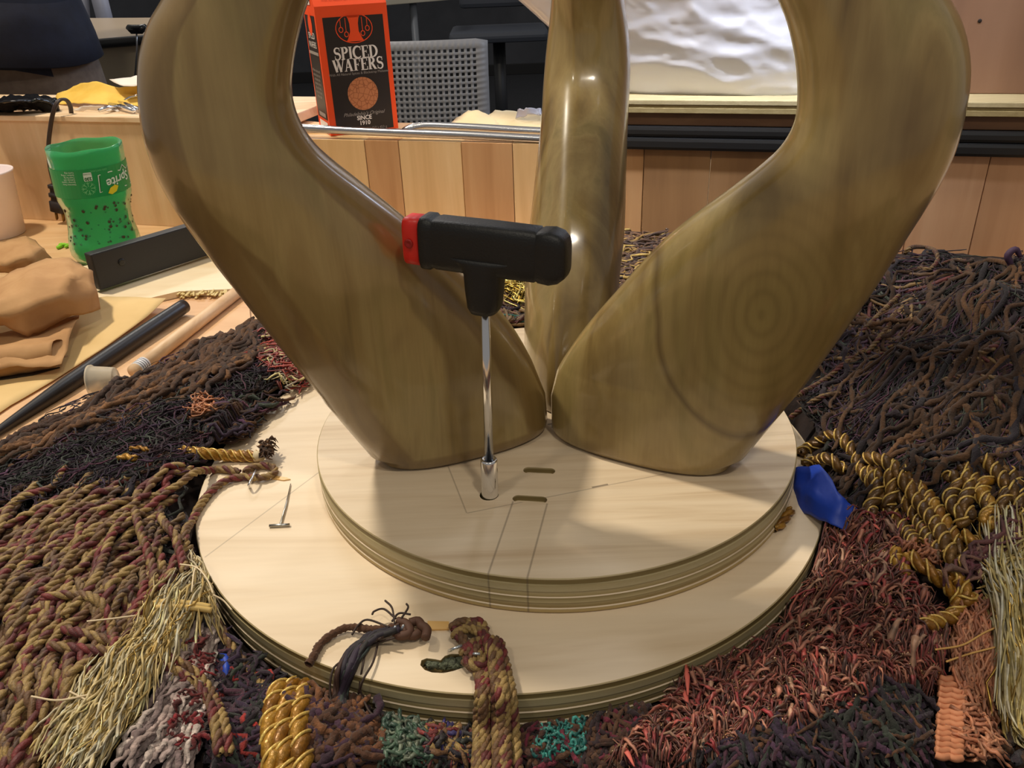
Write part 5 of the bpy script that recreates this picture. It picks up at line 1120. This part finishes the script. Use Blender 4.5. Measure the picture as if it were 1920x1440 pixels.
# ---------------- cream bullion fringe bottom left
cbf = empty('cream_fringe', WH(300, 1200), 'cream and gold bullion fringe spilling from under the cords at lower left', 'fringe')
strands('strands', [scatter([(290, 1170), (400, 1165), (350, 1230), (300, 1290), (250, 1380), (220, 1440), (160, 1440), (130, 1380), (170, 1320), (240, 1260)], 800, lambda x, y: 118 + (x - 250) * -.06, (90, 200), (.0004, .0008), CR, 12, 14, .04, (.006, .015), freq=(.5, 1.3), seed=31)], thr, 4, cbf)
strands('metallic_strands', [scatter([(290, 1180), (380, 1175), (300, 1290), (230, 1400), (160, 1400), (240, 1260)], 40, 118, (90, 200), (.0003, .0006), pal((214, 176, 96), (236, 206, 140)), 12, 20, .05, (.010, .017), seed=32)], metal_t, 4, cbf)
for i, pts in enumerate(([(300, 1172), (330, 1168), (370, 1172), (405, 1178)], [(302, 1180), (340, 1178), (380, 1180), (408, 1184)], [(310, 1166), (312, 1180), (330, 1184)])):
    part('heading_cord', tube_mesh('heading_cord', hp(pts, .016), .0018, 8, 20), mat('cream_cord', s2l((214, 182, 110)), .5), cbf)
for i, pts in enumerate(([(80, 1355), (130, 1362), (190, 1350)], [(150, 1345), (190, 1365), (215, 1372)], [(180, 1212), (230, 1206), (270, 1200)], [(350, 1102), (380, 1108), (400, 1130), (412, 1158)], [(372, 1155), (378, 1110), (382, 1072), (376, 1090)], [(412, 1160), (430, 1170), (446, 1188)])):
    part('stray_thread', tube_mesh('stray_thread', hp(pts, .018), .0005, 6, 24), mat('pale_thread', s2l((226, 206, 170)), .5), cbf)
strands('rim_threads', [scatter([(365, 1080), (392, 1090), (412, 1160), (400, 1170), (372, 1140)], 50, 75, (50, 90), (.0004, .0007), CR, 10, 10, .05, (.006, .010), seed=33, margin=.0015)], thr, 4, cbf)
# ---------------- greyish ribbon fringe
rbf = strands('ribbon_fringe', [scatter([(345, 1230), (400, 1220), (400, 1300), (370, 1440), (240, 1440), (290, 1350)], 230, lambda x, y: 122 - (x - 300) * .1, (60, 130), (.0013, .0022), pal((196, 172, 164), (176, 156, 150), (214, 196, 186), (140, 120, 118)), 12, 10, .06, (.003, .010), seed=41),
     scatter([(360, 1230), (400, 1240), (395, 1440), (330, 1440)], 60, 150, (20, 50), (.0008, .0014), pal((140, 40, 46), (110, 40, 40)), 8, 40, .2, (.008, .013), seed=42)], chen, 5, None, 'greyish pink ribbon yarn fringe at the lower left picture edge', 'fringe', flat=.5)
# ---------------- blue tape
blue = mat('blue_tape', s2l((18, 60, 168)), .5)
q = [WH(*p) for p in ((408, 1228), (436, 1232), (440, 1262), (434, 1300), (412, 1290))]
patch('blue_tape', [[(404, 1222, .030), (424, 1222, .032), (440, 1234, .026)], [(406, 1262, .026), (424, 1258, .030), (440, 1266, .024)], [(414, 1312, .018), (426, 1316, .020), (438, 1300, .016)]], 4, m=blue, label='scrap of blue tape below the left rim of the lower board', cat='tape', jitter=.0015)
patch('blue_tape', [[(1490, 880, .040), (1540, 868, .056), (1580, 930, .060), (1612, 960, .052)], [(1486, 920, .034), (1520, 930, .050), (1570, 962, .054), (1610, 985, .048)], [(1490, 960, .030), (1520, 968, .040), (1560, 985, .048), (1604, 1000, .046)]], 5, m=blue, label='folded blue tape right of the smaller round board', cat='tape', jitter=.003)
# ---------------- front row of yarn under the rim
strands('purple_yarn', [scatter([(400, 1240), (470, 1270), (520, 1300), (500, 1440), (400, 1440)], 260, 80, (40, 110), (.0008, .0018), DK + PU_ + pal((170, 50, 46)), 12, 40, .25, (.001, .006), seed=51, margin=.0015)], chen, 4, None, 'dark purple yarn between the cords and the gold braid', 'yarn')
gb_ = empty('gold_braid', W(535, 1370, .02), 'thick mustard gold braid at the lower picture edge under the rim', 'braid')
for k, (x0, x1, s_) in enumerate(((515, 508, 1), (540, 530, 2), (566, 562, 3))):
    part('rope', cord_mesh('rope', [W(x0 + 14, 1285, .022), W(x0, 1320, .028), W(x1, 1370, .030), W(x1 + 4, 1420, .030), W(x1 + 8, 1480, .028)], .0058, GO, 2, seed=s_, per=18, pitch=.024, sides=7, accent=AG), gold, gb_)
strands('curly_chenille', [scatter([(575, 1320), (640, 1340), (700, 1365), (700, 1440), (575, 1440)], 260, 90, (50, 120), (.0013, .0024), pal((128, 82, 50), (104, 64, 40), (84, 52, 34), (64, 36, 56)), 16, 60, .3, (.002, .010), seed=52, curl=2.2, margin=.0015)], chen, 5, None, 'curly brown chenille under the front rim left of the green yarn', 'yarn')
strands('green_yarn', [scatter([(722, 1368), (800, 1378), (810, 1440), (715, 1440)], 420, 90, (24, 60), (.0007, .0013), pal((66, 96, 76), (84, 112, 90), (48, 76, 62), (110, 120, 100)), 12, 90, .3, (.001, .008), seed=53, curl=3, margin=.0015)], eyel, 4, None, 'fuzzy grey green yarn under the front rim', 'yarn')
strands('mixed_yarn', [scatter([(800, 1380), (900, 1385), (900, 1440), (800, 1440)], 220, 90, (30, 80), (.0008, .0018), CP + DK + pal((60, 50, 120), (150, 60, 50)), 12, 60, .3, (.001, .008), seed=54, curl=1.5, margin=.0015)], crd, 4, None, 'red brown knitted yarn between green yarn and cord tassel', 'yarn')
strands('teal_yarn', [scatter([(1010, 1385), (1090, 1375), (1100, 1440), (1000, 1440)], 240, 90, (16, 40), (.0006, .0010), pal((34, 132, 122), (24, 100, 96), (60, 150, 140)), 12, 90, .3, (.002, .008), seed=55, curl=4, margin=.0015)], eyel, 4, None, 'curly teal yarn under the front rim right of the tassel', 'yarn')
strands('brown_yarn', [scatter([(960, 1390), (1100, 1378), (1220, 1345), (1240, 1440), (940, 1440)], 420, 100, (40, 90), (.0010, .0020), pal((96, 64, 44), (74, 46, 36), (120, 40, 60), (52, 34, 40)), 12, 60, .3, (.000, .006), seed=56, curl=1.5, margin=.0015)], chen, 4, None, 'dark reddish brown yarn along the front rim', 'yarn')
strands('dark_rim_yarn', [scatter([(400, 1225), (520, 1290), (640, 1345), (800, 1375), (1000, 1380), (1180, 1350), (1180, 1440), (430, 1440)], 700, 90, (40, 90), (.0010, .0020), DK + BR[3:], 10, 60, .2, (-.003, .001), seed=57, margin=.0015)], chen, 4, None, 'near black yarn filling the gap below the front rim', 'yarn')
# ---------------- cord tassel over the front edge
ct = empty('cord_tassel', W(900, 1190, Z1), 'knotted red and olive cord tassel hanging over the front rim of the lower board', 'tassel')
tp_ = [((884, 1200), (902, 1250), (900, 1300), (896, 1350), (896, 1400), (900, 1460)), ((900, 1196), (912, 1250), (914, 1300), (912, 1350), (914, 1400), (918, 1460)), ((912, 1192), (924, 1245), (930, 1295), (930, 1345), (932, 1400), (934, 1460)), ((926, 1194), (938, 1250), (946, 1300), (948, 1350), (950, 1400), (952, 1460)),
       ((936, 1200), (950, 1255), (960, 1305), (964, 1355), (968, 1400), (972, 1460)), ((893, 1205), (905, 1260), (906, 1310), (906, 1360), (908, 1410), (910, 1460)), ((918, 1200), (930, 1260), (938, 1305), (940, 1355), (944, 1410), (946, 1460)), ((880, 1215), (896, 1262), (904, 1300), (901, 1345), (896, 1400), (892, 1460))]
for i, p6 in enumerate(tp_):
    zz = (Z1 + .009, Z1 + .006, Z1 + .0055, .030, .026, .024); zo = .004 * (i in (2, 3, 6)) ; xo = 0
    part('cord', cord_mesh('cord', [W(x, y, z + zo * .8) for (x, y), z in zip(p6, zz)], .0030, CP, 3, seed=60 + i, per=10, pitch=.013), crd, ct)
kp = [[(846, 1180), (862, 1168), (885, 1168), (905, 1185), (908, 1208), (892, 1220), (872, 1205), (860, 1190)], [(850, 1195), (866, 1182), (888, 1180), (912, 1196), (926, 1215)], [(868, 1230), (878, 1215), (895, 1225), (905, 1245), (888, 1250), (870, 1236)], [(875, 1176), (895, 1166), (908, 1178), (900, 1200), (880, 1210)], [(855, 1190), (870, 1200), (880, 1220), (874, 1240)]]
for i, pts in enumerate(kp): part('knot', cord_mesh('knot', [W(x, y, Z1 + .004 + .0022 * (i % 3)) for x, y in pts], .0031, CP, 3, seed=80 + i, per=10, pitch=.012), crd, ct)
sts = mat('staple_grey', (.55, .60, .64), .3, .9)
for a, b in (((842, 1220), (866, 1210)), ((905, 1205), (934, 1196)), ((884, 1226), (900, 1226))):
    part('staple', tube_mesh('staple', [W(*a, Z1 + .002), W((a[0] * 2 + b[0]) / 3, (a[1] * 2 + b[1]) / 3, Z1 + .0125), W(*b, Z1 + .0125)], .0008, 8), sts, ct)
part('glue_strip', prism('glue_strip', [W(*p, Z1)[:2] for p in ((802, 1167), (842, 1168), (842, 1182), (802, 1183))], Z1 + .0001, Z1 + .0012, .0003), amb, ct)
# frayed yarn in the two-lobed hole
strands('yarn_plug', [scatter([(795, 1240), (830, 1238), (870, 1232), (870, 1248), (820, 1256)], 0, 0, (10, 20), (.0005, .001), BR, 6)] + [(lambda Q: (np.array([[[*W(x, y, Z1 - .004)[:2], Z1 - .004] + np.array([R.uniform(-.004, .004) * t, R.uniform(-.002, .002) * t, R.uniform(-.001, .002)]) for t in np.linspace(0, 1, 8)] for x, y in Q]), np.full((len(Q), 8), .0011), np.tile(np.array(s2l((128, 136, 110))), (len(Q), 8, 1)) * NP.uniform(.6, 1.2, (len(Q), 8, 1))))([(R.uniform(800, 870), R.uniform(1238, 1250)) for _ in range(110)])], chen, 4, None, 'grey green fuzz filling the double hole in the lower board', 'yarn')
# ---------------- dark thread tassel
dt = empty('thread_tassel', W(735, 1180, Z1), 'black and brown thread tassel draped over the front rim left of the cord tassel', 'tassel')
part('chenille_strand', mesh_np('chenille_strand', *(lambda P: (lambda V, q: (V[0], q, np.tile(np.array(s2l((96, 62, 40))), (V.shape[1], 1))))(*batch_tube(P[None], np.full((1, len(P)), .0022) * (1 + .12 * NP.randn(1, len(P))), 6)[:2]))(spline([W(748, 1176, Z1 + .006), W(700, 1180, Z1 + .006), W(655, 1176, Z1 + .004), W(625, 1188, Z1 + .003), W(600, 1208, Z1 + .0025), W(588, 1230, Z1 + .0025), W(578, 1246, Z1 + .002)], 60)[0])), chen, dt)
def thread(pts, r, col, nm='thread'): part(nm, tube_mesh(nm, pts, r, 6, 26), mcol(col), dt)
_mc = {}
def mcol(c):
    if c not in _mc: _mc[c] = mat('thread_%d_%d_%d' % c, s2l(c), .7)
    return _mc[c]
for i in range(34):
    j = lambda s=4: R.uniform(-s, s); w = R.uniform(-1, 1)
    pts = [W(745 + j(), 1180 + j(), Z1 + .006 + R.uniform(-.002, .003)), W(705 + j(6), 1190 + j(5), Z1 + .005 + R.uniform(-.002, .003)), W(672 + w * 14 + j(), 1215 + j(), Z1 + .004 + R.uniform(0, .002)), W(650 + w * 14 + j(), 1255 + j(), Z1 + .0035 + R.uniform(0, .003)), W(640 + w * 10 + j(), 1300 + j(), .030), W(635 + w * 14 + j(), 1360 + j(9), .028), W(630 + w * 22 + j(8), 1410 + j(30), .026)]
    thread(pts, R.choice((.0006, .0009, .0014, .0018)), R.choice(((34, 26, 38), (46, 34, 50), (30, 26, 26), (64, 42, 34), (44, 52, 48))))
for pts in ([(730, 1176), (690, 1162), (672, 1172), (660, 1190)], [(742, 1160), (720, 1142), (702, 1146), (698, 1152)], [(740, 1170), (735, 1140), (722, 1126)], [(752, 1160), (765, 1140), (762, 1132)], [(735, 1165), (748, 1150), (770, 1152)], [(715, 1196), (690, 1212), (680, 1250), (675, 1290), (690, 1330), (700, 1340)], [(740, 1196), (700, 1208), (640, 1240), (622, 1262), (620, 1310), (640, 1345)], [(710, 1200), (700, 1240), (682, 1272), (672, 1300)]):
    zz = [Z1 + .008 if y < 1200 else Z1 + .003 if y < 1285 else .031 for x, y in pts]; thread([W(x, y, z) for (x, y), z in zip(pts, zz)], .0006, (52, 36, 28))
for i, pts in enumerate(([(768, 1168), (785, 1165), (790, 1180), (776, 1192), (760, 1186), (756, 1174)], [(745, 1165), (762, 1170), (768, 1186), (750, 1192), (738, 1182)], [(788, 1172), (800, 1180), (798, 1196)])):
    part('knot', tube_mesh('knot', [W(x, y, Z1 + .004 + .0015 * i) for x, y in pts], .0026, 8, 24), mcol((84, 54, 38)), dt)
for a, b in (((732, 1192), (742, 1174)), ((748, 1190), (757, 1172))): part('staple', tube_mesh('staple', [W(*a, Z1 + .003), W(*b, Z1 + .010)], .0007, 6), sts, dt)
# ---------------- eyelash yarn lower right
EY = [(1145, 1440), (1200, 1390), (1262, 1335), (1290, 1262), (1330, 1268), (1400, 1250), (1450, 1205), (1500, 1150), (1530, 1080), (1530, 1040), (1490, 985), (1490, 930), (1540, 950), (1590, 985), (1690, 1000), (1700, 1040), (1660, 1060), (1720, 1140), (1770, 1210), (1750, 1300), (1640, 1310), (1580, 1370), (1400, 1400), (1330, 1440)]
EC = pal((150, 80, 66), (172, 98, 80), (112, 56, 46), (128, 68, 54), (184, 124, 100), (92, 46, 38), (140, 58, 56), (130, 88, 66))
EB = pal((196, 124, 100), (184, 84, 76), (160, 50, 54), (196, 150, 122), (210, 140, 112))
ey_ = empty('eyelash_yarn', WH(1550, 1200), 'reddish pink eyelash yarn tangle at the lower right', 'yarn')
ae = lambda x, y: 60 + 260 * mn.noise(Vector((x / 55, y / 55, 4)))
strands('lashes', [scatter(EY, 9000, ae, (26, 62), (.0003, .0006), EC, 6, 28, .07, (-.002, .009), seed=71, var=.35, margin=.001, hump=.006, freq=(.3, .9)), scatter(EY, 2600, ae, (22, 50), (.0005, .0009), EC, 6, 34, .07, (.002, .012), seed=72, var=.35, margin=.001, hump=.006, freq=(.3, .9))], eyel, 3, ey_)
strands('ribbon_lashes', [scatter(EY, 420, ae, (24, 52), (.0007, .0013), EB, 7, 34, .07, (.005, .013), seed=75, var=.3, margin=.001, hump=.006, freq=(.3, .8))], eyel, 4, ey_, flat=.25)
strands('base_tangle', [scatter(EY, 900, ae, (40, 90), (.0008, .0014), pal((72, 36, 32), (52, 28, 26), (90, 56, 40)), 8, 60, .12, (-.006, .000), seed=73, margin=.0015)], chen, 3, ey_)
strands('glitter_thread', [scatter(EY, 1300, 60, (8, 22), (.00035, .0005), pal((214, 170, 120), (226, 190, 150)), 12, 90, .4, (.004, .011), seed=74, margin=.0015, curl=5)], metal_t, 3, ey_)
for i, (x, y, a) in enumerate(((1284, 1270, 80), (1275, 1305, 60), (1240, 1345, 20), (1390, 1270, 40), (1560, 1040, -20), (1620, 1010, -30), (1690, 1000, -35), (1160, 1420, 30), (1700, 1160, 20))):
    q = WH(x, y) + [0, 0, .010] if math.hypot(*(W(x, y, Z1)[:2] - np.array(D2[:2]))) > D2[2] else W(x, y, Z1 + .004); b = W(x + 34 * math.cos(math.radians(a)), y + 34 * math.sin(math.radians(a)), q[2] + .004)
    part('long_lash', tube_mesh('long_lash', [q, (q + b) / 2 + [0, 0, .002], b], [.0007, .0016, .0004], 6, 8, flat=.4), mcol((214, 106, 92)), ey_)
# ---------------- dark yarn bottom right corner region
strands('black_purple_yarn', [scatter([(1290, 1440), (1400, 1395), (1560, 1370), (1640, 1310), (1720, 1330), (1740, 1440)], 900, 60, (50, 120), (.0006, .0015), [c * .75 for c in DK + PU_] + pal((96, 62, 40)), 14, 60, .16, (.000, .010), seed=81, curl=.8)], chen, 4, None, 'black and purple yarn with brown flecks at the bottom right', 'yarn')
# ---------------- right: dark chenille heap
RH = [(1480, 800), (1520, 745), (1570, 690), (1620, 630), (1660, 560), (1690, 500), (1750, 495), (1800, 525), (1830, 540), (1880, 510), (1930, 520), (1960, 960), (1860, 930), (1700, 900), (1600, 860), (1500, 845)]
rh = empty('dark_fringe_heap', WH(1750, 720), 'tall heap of dark brown and purple chenille fringe at the right', 'fringe')
ang_r = lambda x, y: 150 + 50 * mn.noise(Vector((x / 160, y / 130, 2))) * 2
P, Rr, Cc = scatter(RH, 250, ang_r, (90, 240), (.0014, .0023), BR + BR + DK[:2], 30, 34, .10, (.002, .012), seed=91, var=.35, freq=(1, 3)); strand_parts('strand', P, Rr, Cc * .68, chen, rh)
strands('threads', [scatter(RH, 1300, ang_r, (90, 200), (.0008, .0017), [c * .7 for c in BR[3:] + DK + DK], 16, 30, .10, (-.003, .006), seed=92, var=.35), scatter(RH, 1500, ang_r, (60, 170), (.0003, .0006), DK + PU_, 14, 36, .14, (.001, .011), seed=93, var=.4)], chen, 4, rh)
strands('outer_strands', [scatter([(1930, 515), (2120, 600), (2200, 900), (2150, 1200), (2050, 1440), (1935, 1440), (1930, 900)], 1500, ang_r, (80, 200), (.0012, .0024), [c * .7 for c in BR + DK], 16, 40, .10, (-.002, .009), seed=94, var=.35)], chen, 4, rh)
# cords through the right heap
rc_ = [([(1690, 500), (1705, 488), (1730, 484), (1748, 496), (1752, 515), (1738, 530), (1715, 528)], 'coiled brown cord loop on top of the right heap'), ([(1760, 520), (1785, 512), (1806, 516), (1812, 532), (1798, 538), (1786, 526)], 'thin dark cord loop beside the coil on the right heap'),
       ([(1920, 610), (1890, 650), (1860, 680), (1820, 700)], 'cord running down left near the right picture edge'), ([(1760, 745), (1800, 738), (1850, 742), (1920, 750)], 'cord lying level across the right heap'), ([(1780, 712), (1830, 706), (1880, 716), (1925, 722)], 'upper level cord across the right heap'),
       ([(1820, 740), (1850, 775), (1880, 810), (1925, 860)], 'cord slanting down right across the right heap'), ([(1490, 770), (1540, 740), (1590, 700), (1620, 680)], 'cord leaving the right leg along the heap'), ([(1480, 790), (1530, 775), (1570, 765)], 'lowest cord leaving the right leg'), ([(1600, 660), (1640, 620), (1680, 580), (1700, 560)], 'cord climbing beside the right carved leg'), ([(1620, 690), (1660, 640), (1690, 600)], 'second cord climbing beside the right carved leg')]
for i, (pts, lb_) in enumerate(rc_): one_cord(pts, .0023 if i != 1 else .0016, lb_, None, CPd, seed=100 + i, lift=.013, group='cords on the right heap')
strands('mottled_cord_tangle', [scatter([(1560, 690), (1640, 590), (1690, 530), (1760, 540), (1700, 640), (1600, 720)], 260, 120, (30, 70), (.0010, .0018), CPd + PU_, 10, 60, .3, (.002, .010), seed=95, curl=2)], crd, 4, None, 'tangle of thin mottled cord against the right carved leg', 'cord')
for i, (x, y, lb_) in enumerate(((1886, 508, 'little purple yarn knot sticking up at the top of the right heap'),)):
    q = WH(x, y + 20); bm = bmesh.new(); tag(link('yarn_knot', tube_mesh('yarn_knot', [q, q + [0, 0, .014], q + [-.004, 0, .022], q + [.001, 0, .027], q + [.006, 0, .021]], [.0025, .0018, .0028, .0026, .0018], 8, 24), mcol((70, 48, 76))), lb_, 'yarn')
# ---------------- gold ropes on the right
gk = empty('gold_rope_skein', WH(1750, 980), 'skein of thick gold twisted rope in loops right of the round boards', 'rope')
GD = pal((112, 78, 28), (128, 90, 34), (96, 66, 24))
gp_ = [[(1620, 905), (1650, 925), (1685, 960), (1715, 1005), (1738, 1045), (1760, 1075)], [(1800, 920), (1812, 950), (1800, 980), (1815, 1010)], [(1880, 960), (1870, 990), (1888, 1020), (1878, 1045)], [(1498, 858), (1520, 845), (1560, 840), (1590, 866), (1610, 902), (1632, 935), (1656, 975), (1690, 1020), (1712, 1050)], [(1505, 880), (1530, 872), (1550, 890), (1580, 915)], [(1617, 894), (1650, 900), (1680, 930), (1710, 975), (1740, 1015), (1762, 1055), (1780, 1095), (1800, 1110)], [(1640, 892), (1680, 905), (1712, 940), (1745, 985), (1775, 1030), (1800, 1070), (1812, 1100)], [(1625, 920), (1640, 950), (1625, 985), (1632, 1000)], [(1660, 920), (1665, 960), (1655, 990)],
       [(1765, 930), (1780, 920), (1790, 940), (1775, 960), (1785, 985), (1800, 1000), (1790, 1020)], [(1795, 905), (1815, 930), (1835, 965), (1850, 1000), (1862, 1040), (1870, 1072)], [(1833, 895), (1850, 915), (1875, 945), (1895, 975), (1910, 1010), (1905, 1040), (1880, 1052)], [(1870, 905), (1890, 920), (1905, 950), (1915, 985)], [(1845, 930), (1830, 960), (1850, 985), (1840, 1010), (1860, 1030)], [(1790, 1040), (1820, 1060), (1845, 1080)], [(1700, 930), (1730, 955), (1760, 1000), (1788, 1050)],
       [(1692, 1073), (1725, 1098), (1754, 1123), (1778, 1145), (1788, 1165), (1776, 1190), (1750, 1200), (1721, 1211)], [(1765, 1115), (1785, 1125), (1795, 1145), (1805, 1160), (1790, 1170)], [(1680, 1060), (1672, 1080), (1690, 1100), (1700, 1110)]]
for i, pts in enumerate(gp_): part('rope', cord_mesh('rope', hp(pts, .011 + .002 * (i % 3)), .0041 + .0003 * (i % 2), GD if i < 13 else GO, 2, seed=120 + i, per=16, pitch=.0185, sides=7, accent=AG), gold, gk)
one_cord([(1452, 1000), (1464, 990), (1474, 975), (1484, 962)], .0034, 'gold rope end poking out beneath the upper board at right', None, GO, gold, 2, .004, 9, name='gold_yarn')
strands('peach_loops', [scatter([(1690, 1015), (1740, 1030), (1760, 1080), (1720, 1080), (1690, 1050)], 90, 60, (20, 44), (.0006, .001), pal((186, 120, 84), (170, 104, 72)), 12, 80, .3, (.004, .011), seed=131, curl=4)], thr, 4, None, 'peach thread loops beneath the gold ropes', 'fringe')
strands('mauve_yarn', [scatter([(1790, 1110), (1840, 1060), (1890, 1040), (1900, 1060), (1850, 1090), (1810, 1130)], 60, -35, (60, 110), (.0008, .0014), pal((112, 60, 60), (140, 100, 84), (96, 44, 54)), 12, 12, .15, (.012, .018), seed=132)], crd, 4, None, 'mauve mixed threads crossing between gold rope and cream tassel', 'thread')
# ---------------- peach brush fringe
pf = empty('peach_fringe', WH(1790, 1350), 'peach brush fringe with woven heading at the bottom right', 'fringe')
PC = pal((198, 128, 92), (184, 114, 80), (210, 144, 106))
strands('loops', [scatter([(1785, 1190), (1830, 1195), (1860, 1290), (1850, 1340), (1790, 1330), (1778, 1260)], 260, 82, (40, 100), (.0006, .001), PC, 12, 16, .12, (.006, .013), seed=141), scatter([(1800, 1310), (1850, 1320), (1860, 1440), (1790, 1440)], 170, 80, (30, 80), (.0006, .001), PC, 12, 40, .2, (.004, .011), seed=142, curl=2.5)], thr, 4, pf)
for r_ in range(15):
    y0 = 1302 + r_ * 10.5; pts = [(1752 - r_ * .6 + x, y0 + x * .12 + (3 if k % 2 else 0)) for k, x in enumerate((0, 12, 24, 36, 48))]
    part('woven_row', tube_mesh('woven_row', hp(pts, .012), .0017, 6, 20), mcol((200, 132, 94)), pf)
# ---------------- cream and gold tassel, right edge
ctf = empty('cream_tassel', WH(1880, 1150), 'long cream and metallic gold thread tassel at the right picture edge', 'tassel')
strands('threads', [scatter([(1845, 1130), (1960, 1060), (1980, 1300), (1920, 1380), (1880, 1330), (1858, 1250)], 620, lambda x, y: 68 - (x - 1850) * -.05, (120, 240), (.0004, .0008), pal((214, 196, 130), (230, 214, 166), (196, 172, 100), (236, 226, 196)), 14, 12, .04, (.008, .020), freq=(.4, 1.0), seed=151)], thr, 4, ctf)
strands('metallic_threads', [scatter([(1850, 1110), (1960, 1060), (1980, 1300), (1920, 1400), (1870, 1330)], 60, 70, (120, 240), (.0004, .0007), pal((206, 168, 84), (226, 196, 120)), 14, 18, .05, (.014, .020), seed=152)], metal_t, 4, ctf)
strands('upper_fan', [scatter([(1850, 1100), (1920, 1040), (1960, 1060), (1900, 1130)], 160, 150, (60, 130), (.0004, .0008), pal((206, 186, 120), (190, 160, 90)), 12, 20, .1, (.010, .018), seed=153)], thr, 4, ctf)
for pts in ([(1740, 1268), (1790, 1258), (1830, 1235), (1860, 1222)], [(1760, 1290), (1800, 1275), (1850, 1262)]): part('stray_thread', tube_mesh('stray_thread', hp(pts, .018), .0005, 6, 24), mcol((206, 160, 90)), ctf)
# ---------------- behind, between the carved legs
gf = strands('gold_tinsel_fringe', [scatter([(925, 520), (1000, 520), (1000, 572), (930, 566)], 260, -160, (30, 90), (.0006, .0012), pal((206, 176, 84), (224, 202, 120), (170, 136, 50)), 10, 30, .15, (.006, .016), seed=161, margin=-.02)], metal_t, 4, None, 'shiny gold tinsel fringe glimpsed between left and rear legs', 'fringe')
strands('mottled_yarn', [scatter([(900, 565), (1010, 570), (1010, 625), (900, 625)], 320, 20, (30, 70), (.0008, .0016), CPd + pal((90, 40, 36), (30, 96, 84)), 10, 60, .3, (.003, .009), seed=162, margin=.0015, curl=2)], crd, 4, None, 'dark mottled yarn below the gold tinsel between the legs', 'yarn')
strands('brown_gold_yarn', [scatter([(1130, 462), (1230, 450), (1300, 470), (1200, 540), (1120, 560)], 300, -15, (40, 100), (.0009, .0018), BR + pal((190, 156, 80), (170, 130, 60)), 10, 20, .15, (.002, .010), seed=163, margin=.0015)], crd, 4, None, 'brown and gold yarn seen between rear and right legs', 'yarn')
strands('far_yarn', [scatter([(560, 640), (800, 600), (900, 560), (1000, 540), (1100, 520), (1400, 500), (1560, 560), (1560, 640), (1300, 620), (600, 700)], 900, 0, (50, 120), (.0012, .0022), BR + DK, 10, 40, .2, (.000, .008), seed=164)], chen, 4, None, 'brown yarn behind the round boards, mostly hidden by the legs', 'yarn')
